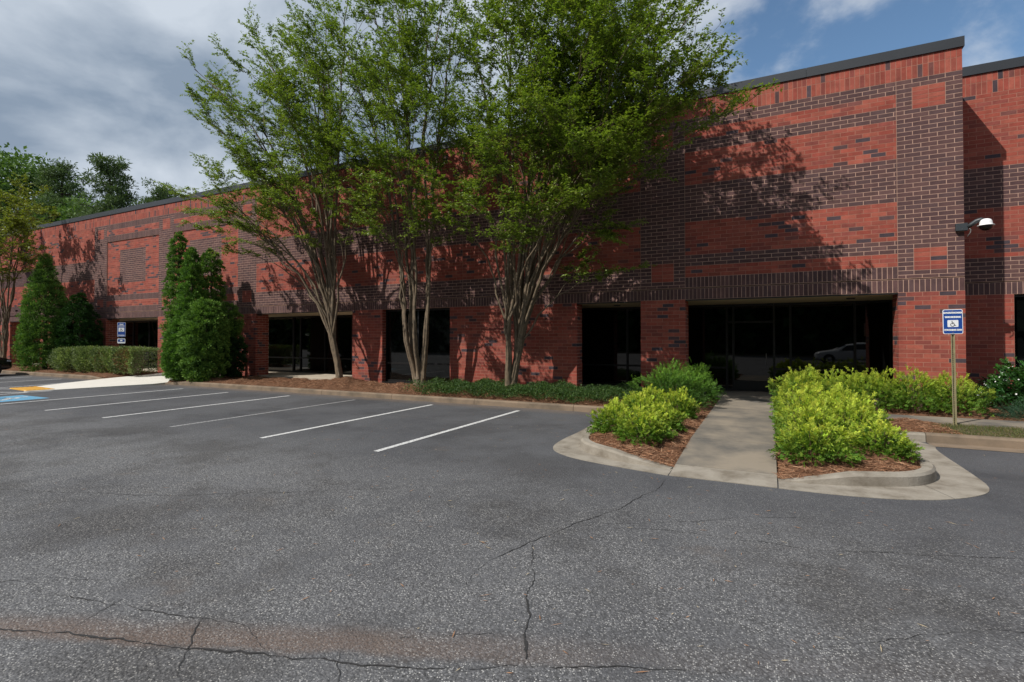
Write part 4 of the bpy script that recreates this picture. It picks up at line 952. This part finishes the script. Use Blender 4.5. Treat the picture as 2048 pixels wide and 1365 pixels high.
for i, (x, y, sx, sz, lab) in enumerate([(.52, 8.05, .98, .84, 'front chartreuse shrub nearest the lot on the right island'), (1.32, 8.65, .95, .80, 'chartreuse shrub at the outer right corner of the right island'),
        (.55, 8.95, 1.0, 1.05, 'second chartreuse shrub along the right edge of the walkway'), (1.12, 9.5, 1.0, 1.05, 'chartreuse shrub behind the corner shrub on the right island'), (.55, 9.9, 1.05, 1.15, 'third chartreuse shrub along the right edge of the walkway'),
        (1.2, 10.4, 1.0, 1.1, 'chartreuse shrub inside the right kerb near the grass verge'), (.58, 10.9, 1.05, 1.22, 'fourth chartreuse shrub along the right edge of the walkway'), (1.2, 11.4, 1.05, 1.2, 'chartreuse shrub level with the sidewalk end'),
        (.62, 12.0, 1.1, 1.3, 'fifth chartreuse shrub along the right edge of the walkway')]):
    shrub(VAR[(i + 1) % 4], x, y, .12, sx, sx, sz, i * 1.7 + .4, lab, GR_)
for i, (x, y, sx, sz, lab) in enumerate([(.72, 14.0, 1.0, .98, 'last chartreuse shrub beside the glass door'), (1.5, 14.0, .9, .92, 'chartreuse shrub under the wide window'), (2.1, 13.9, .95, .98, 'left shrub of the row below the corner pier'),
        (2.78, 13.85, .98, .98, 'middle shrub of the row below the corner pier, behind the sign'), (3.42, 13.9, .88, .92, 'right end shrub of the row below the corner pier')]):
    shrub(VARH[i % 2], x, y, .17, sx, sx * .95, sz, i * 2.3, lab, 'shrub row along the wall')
# glossy gardenia with white flowers and low juniper
gm = spray_shrub(101, .95, .8, 1.0, 900, (.055, .15, .022), (.022, .075, .014), .085, .042, 9, .13, 'glossy')
t = shrub((gm, stems(50, .7, .6, .8)), 5.15, 14.75, .18, 1, 1, 1.0, 0, 'glossy dark green gardenia with small white flowers at the right edge', None, 'gardenia_bush')
r = np.random.default_rng(5); n = 70; th = r.uniform(0, 6.28, n); cz = r.uniform(0, .95, n); sn = np.sqrt(1 - cz ** 2)
P = np.stack([sn * np.cos(th) * .97, sn * np.sin(th) * .82, .28 + cz * .74], -1); fl = MB()
for p in P:
    for k in range(5):
        a = 2 * math.pi * k / 5; d = unit(p - np.array([0, 0, .2])); u_ = unit(np.cross(d, [0.1, .2, 1])); v_ = np.cross(d, u_)
        e = u_ * math.cos(a) + v_ * math.sin(a); s = -u_ * math.sin(a) + v_ * math.cos(a); q = p + d * .05
        fl.quad(q, q + e * .010 + s * .007, q + e * .02 + d * .004, q + e * .010 - s * .007)
tag(fl.build('flowers', M['petal'], t, fix=False), kind='stuff')
jm = spray_shrub(103, 1.0, .42, .30, 800, (.075, .15, .075), (.04, .10, .055), .035, .008, 14, .16, 'bush', flat_=1.0)
shrub((jm, stems(51, .7, .3, .15)), 5.0, 13.62, .15, 1, 1, 1, 0, 'low blue green juniper spreading beside the sidewalk', None, 'juniper')
# ground cover mat
r = np.random.default_rng(21); n = 46000
x = r.uniform(-9.9, -2.5, n); y = 12.0 + r.random(n) ** .9 * 2.3
fr = np.clip((x + 9.9) / 1.2, 0, 1) * np.clip((-2.3 - x) / .4, 0, 1); keep = r.random(n) < fr; x, y = x[keep], y[keep]; n = len(x)
hh = .10 + .15 * np.clip((y - 12) / .35, 0, 1) + .05 * np.sin(x * 3.1) + .05 * np.sin(x * 7 + y * 5) + .03 * np.sin(x * 13 - y * 9)
z = .17 + hh * np.sqrt(r.uniform(.05, 1, n)); A = np.stack([r.normal(0, .6, n), r.normal(-.2, .6, n), np.abs(r.normal(.5, .4, n))], -1)
c = np.array([(.036, .080, .018), (.055, .11, .024), (.10, .16, .035)])[r.choice(3, n, p=[.5, .38, .12])] * r.uniform(.7, 1.2, (n, 1))
me = leaf_mesh('ground_cover', np.stack([x, y, z], -1), A, np.array([0, -.2, 1.]) + r.normal(0, .5, (n, 3)), r.uniform(.035, .07, n), r.uniform(.018, .03, n), c, M['bush'])
tag(link(bpy.data.objects.new('ground_cover', me)), 'dark green ground cover mat behind the kerb under the rightmost crape myrtle', 'ground cover', kind='stuff')

# conifers: tufts over a profile
def conifer(seed, prof, ntuft, per, col, tip, tuft=.22, leafL=.09, leafW=.030, gap=0., zmin=.0):
    r = np.random.default_rng(seed); zs, rs = zip(*prof); zz = np.linspace(zs[0], zs[-1], 200); rr = np.interp(zz, zs, rs)
    wgt = rr + .08; wgt /= wgt.sum(); z = r.choice(zz, ntuft, p=wgt); th = r.uniform(0, 6.283, ntuft)
    rad = np.interp(z, zs, rs) * (1 + .12 * np.sin(th * 3 + z * 2.1 + seed) + .09 * np.sin(th * 7 - z * 4.3) ) * np.where(r.random(ntuft) < .75, r.uniform(.86, 1.06, ntuft), r.uniform(.5, .9, ntuft))
    nl = max(14, ntuft // 7); cdf = np.cumsum(wgt); z[:nl] = np.interp((np.arange(nl) + .5) / nl, cdf, zz); th[:nl] = np.arange(nl) * 2.39996 + seed
    rad[:nl] = np.interp(z[:nl], zs, rs) * (1 + .10 * np.sin(th[:nl] * 3 + z[:nl] * 2.1 + seed))
    c = np.stack([rad * np.cos(th), rad * np.sin(th), z], -1); outd = unit(np.stack([np.cos(th), np.sin(th), np.full(ntuft, .75)], -1))
    li = r.integers(0, nl, ntuft); ld = unit(r.normal(0, 1, (ntuft, 3)) + outd[li] * .9); ls = np.minimum(.30, np.interp(z[li], zs, rs) * .36 + .045) * r.uniform(.75, 1.2, nl)[li]
    c = c[li] * np.array([.66, .66, 1]) + ld * ls[:, None] * np.array([1, 1, 1.15]); outd = unit(ld + outd[li] * .5 + [0, 0, .25]); th = th[li]; z = z[li]
    if gap:
        k = np.sin(th * 2 + z * 1.7 + seed) + np.sin(z * 3.9 + th) > -2 + gap * 2; c, outd, z = c[k], outd[k], z[k]
    m_ = len(c); d = r.normal(0, 1, (m_, per, 3)); d = unit(d) * (r.random((m_, per, 1)) ** .5) * tuft * r.uniform(.6, 1.2, (m_, 1, 1))
    P = c[:, None] + d * np.array([1, 1, .8]); A = unit(d * 2 / tuft + outd[:, None] * 1.1 + np.array([0, 0, .55]) + r.normal(0, .35, (m_, per, 3)))
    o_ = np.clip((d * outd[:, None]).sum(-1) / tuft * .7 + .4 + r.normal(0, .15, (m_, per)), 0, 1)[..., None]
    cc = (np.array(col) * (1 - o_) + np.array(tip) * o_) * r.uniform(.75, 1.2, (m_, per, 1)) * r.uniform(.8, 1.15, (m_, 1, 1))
    n_ = m_ * per; Nn = outd[:, None] + r.normal(0, .6, (m_, per, 3))
    return leaf_mesh('crown', P.reshape(-1, 3), A.reshape(-1, 3), Nn.reshape(-1, 3), leafL * r.uniform(.7, 1.3, n_), leafW * r.uniform(.7, 1.3, n_), cc.reshape(-1, 3), M['conifer'], .05)
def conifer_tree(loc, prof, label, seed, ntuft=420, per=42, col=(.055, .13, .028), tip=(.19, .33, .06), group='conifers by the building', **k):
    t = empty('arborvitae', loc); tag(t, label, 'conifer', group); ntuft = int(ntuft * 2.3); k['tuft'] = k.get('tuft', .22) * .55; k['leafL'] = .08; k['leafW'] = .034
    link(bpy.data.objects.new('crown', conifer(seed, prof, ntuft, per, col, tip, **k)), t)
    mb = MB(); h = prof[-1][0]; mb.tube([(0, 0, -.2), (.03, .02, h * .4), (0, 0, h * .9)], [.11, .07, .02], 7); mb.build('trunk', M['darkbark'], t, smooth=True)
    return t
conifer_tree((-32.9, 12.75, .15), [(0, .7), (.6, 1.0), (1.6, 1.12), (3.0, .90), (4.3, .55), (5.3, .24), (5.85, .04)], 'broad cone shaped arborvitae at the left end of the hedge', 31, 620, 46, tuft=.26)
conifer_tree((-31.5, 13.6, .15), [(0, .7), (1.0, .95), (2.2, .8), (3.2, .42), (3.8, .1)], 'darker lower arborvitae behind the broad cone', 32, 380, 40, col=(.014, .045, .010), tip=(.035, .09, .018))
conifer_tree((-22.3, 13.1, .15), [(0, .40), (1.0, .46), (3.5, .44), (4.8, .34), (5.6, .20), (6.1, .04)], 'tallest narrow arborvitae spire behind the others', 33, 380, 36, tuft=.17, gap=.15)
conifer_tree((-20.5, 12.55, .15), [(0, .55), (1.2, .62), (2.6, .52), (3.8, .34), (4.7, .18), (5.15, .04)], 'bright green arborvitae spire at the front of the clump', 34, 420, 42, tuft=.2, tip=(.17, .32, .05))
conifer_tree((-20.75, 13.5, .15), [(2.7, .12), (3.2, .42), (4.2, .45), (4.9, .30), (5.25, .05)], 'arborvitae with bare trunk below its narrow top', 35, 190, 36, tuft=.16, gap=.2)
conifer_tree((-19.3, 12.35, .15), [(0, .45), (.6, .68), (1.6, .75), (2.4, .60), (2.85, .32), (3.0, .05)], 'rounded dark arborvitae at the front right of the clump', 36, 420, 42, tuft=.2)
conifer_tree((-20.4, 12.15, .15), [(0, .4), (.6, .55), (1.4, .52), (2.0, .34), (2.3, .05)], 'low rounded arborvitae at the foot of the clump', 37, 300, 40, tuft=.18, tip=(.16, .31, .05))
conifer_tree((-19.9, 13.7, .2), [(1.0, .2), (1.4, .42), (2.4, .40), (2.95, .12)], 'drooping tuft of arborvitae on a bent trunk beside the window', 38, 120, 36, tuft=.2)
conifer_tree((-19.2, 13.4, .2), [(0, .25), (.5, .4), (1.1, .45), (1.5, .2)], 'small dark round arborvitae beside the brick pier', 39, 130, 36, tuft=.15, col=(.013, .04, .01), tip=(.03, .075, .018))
# clipped hedge of separate shrubs
def hedge_body(seed, lx, ly, h, brown=0.):
    r = np.random.default_rng(seed); n = 7500; P = np.stack([r.uniform(-lx, lx, n), r.uniform(-ly, ly, n), r.uniform(.12, h, n)], -1)
    f = r.integers(0, 3, n); s = np.where(r.random(n) < .5, -1, 1)
    P[:, 0] = np.where(f == 0, s * lx, P[:, 0]); P[:, 1] = np.where(f == 1, -np.abs(s) * ly, P[:, 1]); P[:, 2] = np.where(f == 2, h, P[:, 2])
    nb = .10 * np.sin(P[:, 0] * 4 + seed) + .07 * np.sin(P[:, 0] * 9 + P[:, 2] * 6) + .06 * np.sin(P[:, 2] * 8 + P[:, 1] * 5)
    q = 1 - np.clip((.45 - P[:, 2] / h), 0, 1) * .55; P[:, 0] *= q + nb * .4; P[:, 1] *= q + nb; P[:, 2] *= 1 + nb * .25; P += r.normal(0, .04, P.shape)
    A = unit(P * np.array([1 / lx, 1 / ly, .8]) + r.normal(0, .6, (n, 3)) + [0, 0, .4])
    c = np.array([(.15, .21, .075), (.28, .33, .17), (.09, .14, .045)])[r.choice(3, n, p=[.45, .3, .25])] * r.uniform(.7, 1.2, (n, 1))
    if brown:
        k = (np.hypot(P[:, 0] - lx * .1, P[:, 2] - h * .6) < lx * .7) & (r.random(n) < brown); c[k] = np.array([.19, .115, .06]) * r.uniform(.6, 1.1, (k.sum(), 1))
    return leaf_mesh('foliage', P, A, A + r.normal(0, .6, (n, 3)), r.uniform(.05, .10, n), r.uniform(.025, .045, n), c, M['bush'])
for i, (x, lx, br_, lab) in enumerate([(-29.9, .9, 0, 'left end shrub of the clipped hedge beside the dark conifer'), (-28.3, .9, 0, 'second shrub of the clipped variegated hedge'), (-26.8, .85, .12, 'pale green shrub of the clipped hedge in front of the sign'), (-25.3, .75, .6, 'hedge shrub with bare brown twigs at the right end')]):
    t = empty('hedge_shrub', (x, 12.75 + .12 * i, .13)); tag(t, lab, 'hedge shrub', 'clipped hedge'); link(bpy.data.objects.new('foliage', hedge_body(70 + i, lx, .6, 1.08 + .05 * (i % 2), br_)), t)
    link(bpy.data.objects.new('stems', stems(80 + i, lx, .6, 1.15, 40)), t)

# ---- woodland behind the building (and across the lot, seen in the glass)
def wood_crown(seed, kind, H, Rr):
    r = np.random.default_rng(seed); cl = 170 if kind == 'oak' else 125; per = 75
    if kind == 'oak':
        d = unit(r.normal(0, 1, (cl, 3))); d[:, 2] = np.abs(d[:, 2]) * 1.35 - .38; rad = r.random(cl) ** .4
        c = np.stack([d[:, 0] * Rr * rad, d[:, 1] * Rr * rad, H * .62 + d[:, 2] * H * .36 * rad], -1); cs = Rr * .26
        col, tip = (.055, .11, .030), (.15, .25, .06)
    else:
        hz_ = r.uniform(.52, 1.0, cl); th = r.uniform(0, 6.28, cl); rad = Rr * (1.10 - hz_) ** .6 * 1.25 * r.random(cl) ** .5
        c = np.stack([rad * np.cos(th), rad * np.sin(th), H * hz_ + r.normal(0, .3, cl)], -1); cs = Rr * .17
        col, tip = (.06, .10, .045), (.13, .19, .075)
    d = unit(r.normal(0, 1, (cl, per, 3))) * (r.random((cl, per, 1)) ** .45) * cs * r.uniform(.6, 1.25, (cl, 1, 1)) * np.array([1, 1, .62])
    P = (c[:, None] + d).reshape(-1, 3); n = len(P); A = unit(d.reshape(-1, 3) / cs + r.normal(0, .5, (n, 3)) + [0, 0, .2])
    mixv = r.random((n, 1)) * .6 + .4 * r.random((cl, 1, 1)).repeat(per, 1).reshape(-1, 1)
    cc = (np.array(col) * (1 - mixv) + np.array(tip) * mixv)
    crown = leaf_mesh('crown', P, A, np.array([0, -.2, 1.]) + r.normal(0, .7, (n, 3)), r.uniform(.32, .62, n) * (1 if kind == 'oak' else .85), r.uniform(.20, .36, n) * (1 if kind == 'oak' else .45), cc, M['bgleaf'])
    mb = MB(); top = H * (.75 if kind == 'oak' else .97); mb.tube([(0, 0, -.3), (.15, .1, top * .4), (-.1, 0, top * .7), (0, .1, top)], [.42, .3, .2, .06], 8)
    for k in range(0, cl, 4):
        p = c[k]; z0 = min(top * .95, max(H * .3, p[2] - np.hypot(p[0], p[1]) * (.7 if kind == 'oak' else .15))); mb.tube([(0, 0, z0), ((p[0]) * .5, p[1] * .5, (z0 + p[2]) * .5 + .2), tuple(p)], [.13, .08, .03], 5, cap=False)
    return crown, mb.mesh('trunk', M['darkbark'], True, False)
WOOD = {'oak1': wood_crown(1, 'oak', 22, 8.5), 'oak2': wood_crown(2, 'oak', 19, 7), 'pine1': wood_crown(3, 'pine', 23, 5.0), 'pine2': wood_crown(4, 'pine', 21, 4.2)}
def wood(kind, x, y, s, rz, label, group):
    t = empty('pine_tree' if 'pine' in kind else 'broadleaf_tree', (x, y, -.05)); t.scale = (s, s, s); t.rotation_euler = (0, 0, rz); tag(t, label, 'tree', group)
    link(bpy.data.objects.new('crown', WOOD[kind][0]), t); link(bpy.data.objects.new('trunk', WOOD[kind][1]), t)
GB = 'trees behind the building'
for a in [('oak1', -92, 31, 1.25, .3, 'largest rounded broadleaf tree at the far left behind the building'), ('pine1', -80, 32.6, 1.04, 2.0, 'dark pine next to the largest rounded tree'),
          ('pine2', -63.5, 30, 1.0, .8, 'open crowned pine standing clear above the roofline'), ('pine1', -59, 32.5, .80, 4.0, 'smallest pine at the right end of the background trees'), ('oak2', -72, 33, .98, 2.6, 'bright green broadleaf tree between the two taller pines'),
          ('oak1', -78, 36, .80, 5.0, 'dense broadleaf tree low behind the dark pine'), ('oak2', -65, 34, .82, .1, 'low broadleaf crown just above the coping below the open pine'), ('pine2', -74, 29, .85, 3.3, 'short dark pine rising behind the far left crape myrtle')]:
    wood(*a, GB)
for i, x in enumerate(range(-66, 45, 8)):  # tree row put behind the camera to darken the glass and block low sky
    wood(['oak1', 'oak2', 'pine1', 'oak2'][i % 4], x + rnd.uniform(-2, 2), -38 + rnd.uniform(-3, 3), .95 if i % 4 != 2 else 1.0, i * 1.1, 'tree of the dark wood across the lot, seen only as a reflection in the glass', 'wood across the lot')

r = np.random.default_rng(77); n = 60000; x = r.uniform(-150, 70, n); y = r.normal(-37, 2.6, n); z = r.random(n) ** .8 * (8.5 + 1.5 * np.sin(x * .35) + np.sin(x * .9))  # oversized leaves added under the far trees so the glass reflects no sky
c = np.array([.035, .075, .02]) * r.uniform(.6, 1.4, (n, 1))
me = leaf_mesh('leaf_screen', np.stack([x, y, z], -1), r.normal(0, 1, (n, 3)), r.normal(0, 1, (n, 3)), r.uniform(1.0, 1.9, n), r.uniform(.7, 1.3, n), c, M['bgleaf'])
tag(link(bpy.data.objects.new('leaf_screen', me)), 'dense dark leaf screen added across the lot to keep bright sky out of the glass', 'leaf_screen', kind='stuff')

# litter on the asphalt
r = np.random.default_rng(99); n = 900; x = r.normal(-.5, 4.0, n); y = r.uniform(2.2, 11.5, n); k = ~((x > -3.3) & (x < 2.4) & (y > 6.7)); x, y = x[k], y[k]; n = len(x)
a = r.uniform(0, 6.28, n); A = np.stack([np.cos(a), np.sin(a), np.zeros(n)], -1); c = np.array([(.36, .20, .11), (.28, .15, .08), (.42, .34, .22)])[r.integers(0, 3, n)]
me = leaf_mesh('fallen_straw', np.stack([x, y, np.full(n, .008)], -1), A, np.array([0, 0, 1.]) + r.normal(0, .1, (n, 3)), r.uniform(.015, .10, n), r.uniform(.004, .009, n), c, M['straw'], 0)
tag(link(bpy.data.objects.new('fallen_straw', me)), 'loose pine needles blown over the asphalt', 'litter', kind='stuff')
M['whitepaint'] = mat('white_car_paint', (.75, .75, .75), .25)
cw = make_car('parked_car', (5.3, -10.5, 0), R(90), M['whitepaint'], 'white car across the lot, mirrored in the wide window')
mb = MB(); mb.poly([(-.6, -1.75, 1.35), (.6, -1.75, 1.35), (.62, -2.75, 1.72), (-.62, -2.75, 1.72)]); mb.poly([(-.6, -1.75, 1.39), (-.62, -2.75, 1.76), (.62, -2.75, 1.76), (.6, -1.75, 1.39)]); mb.build('raised_tailgate', M['whitepaint'], cw, fix=False)
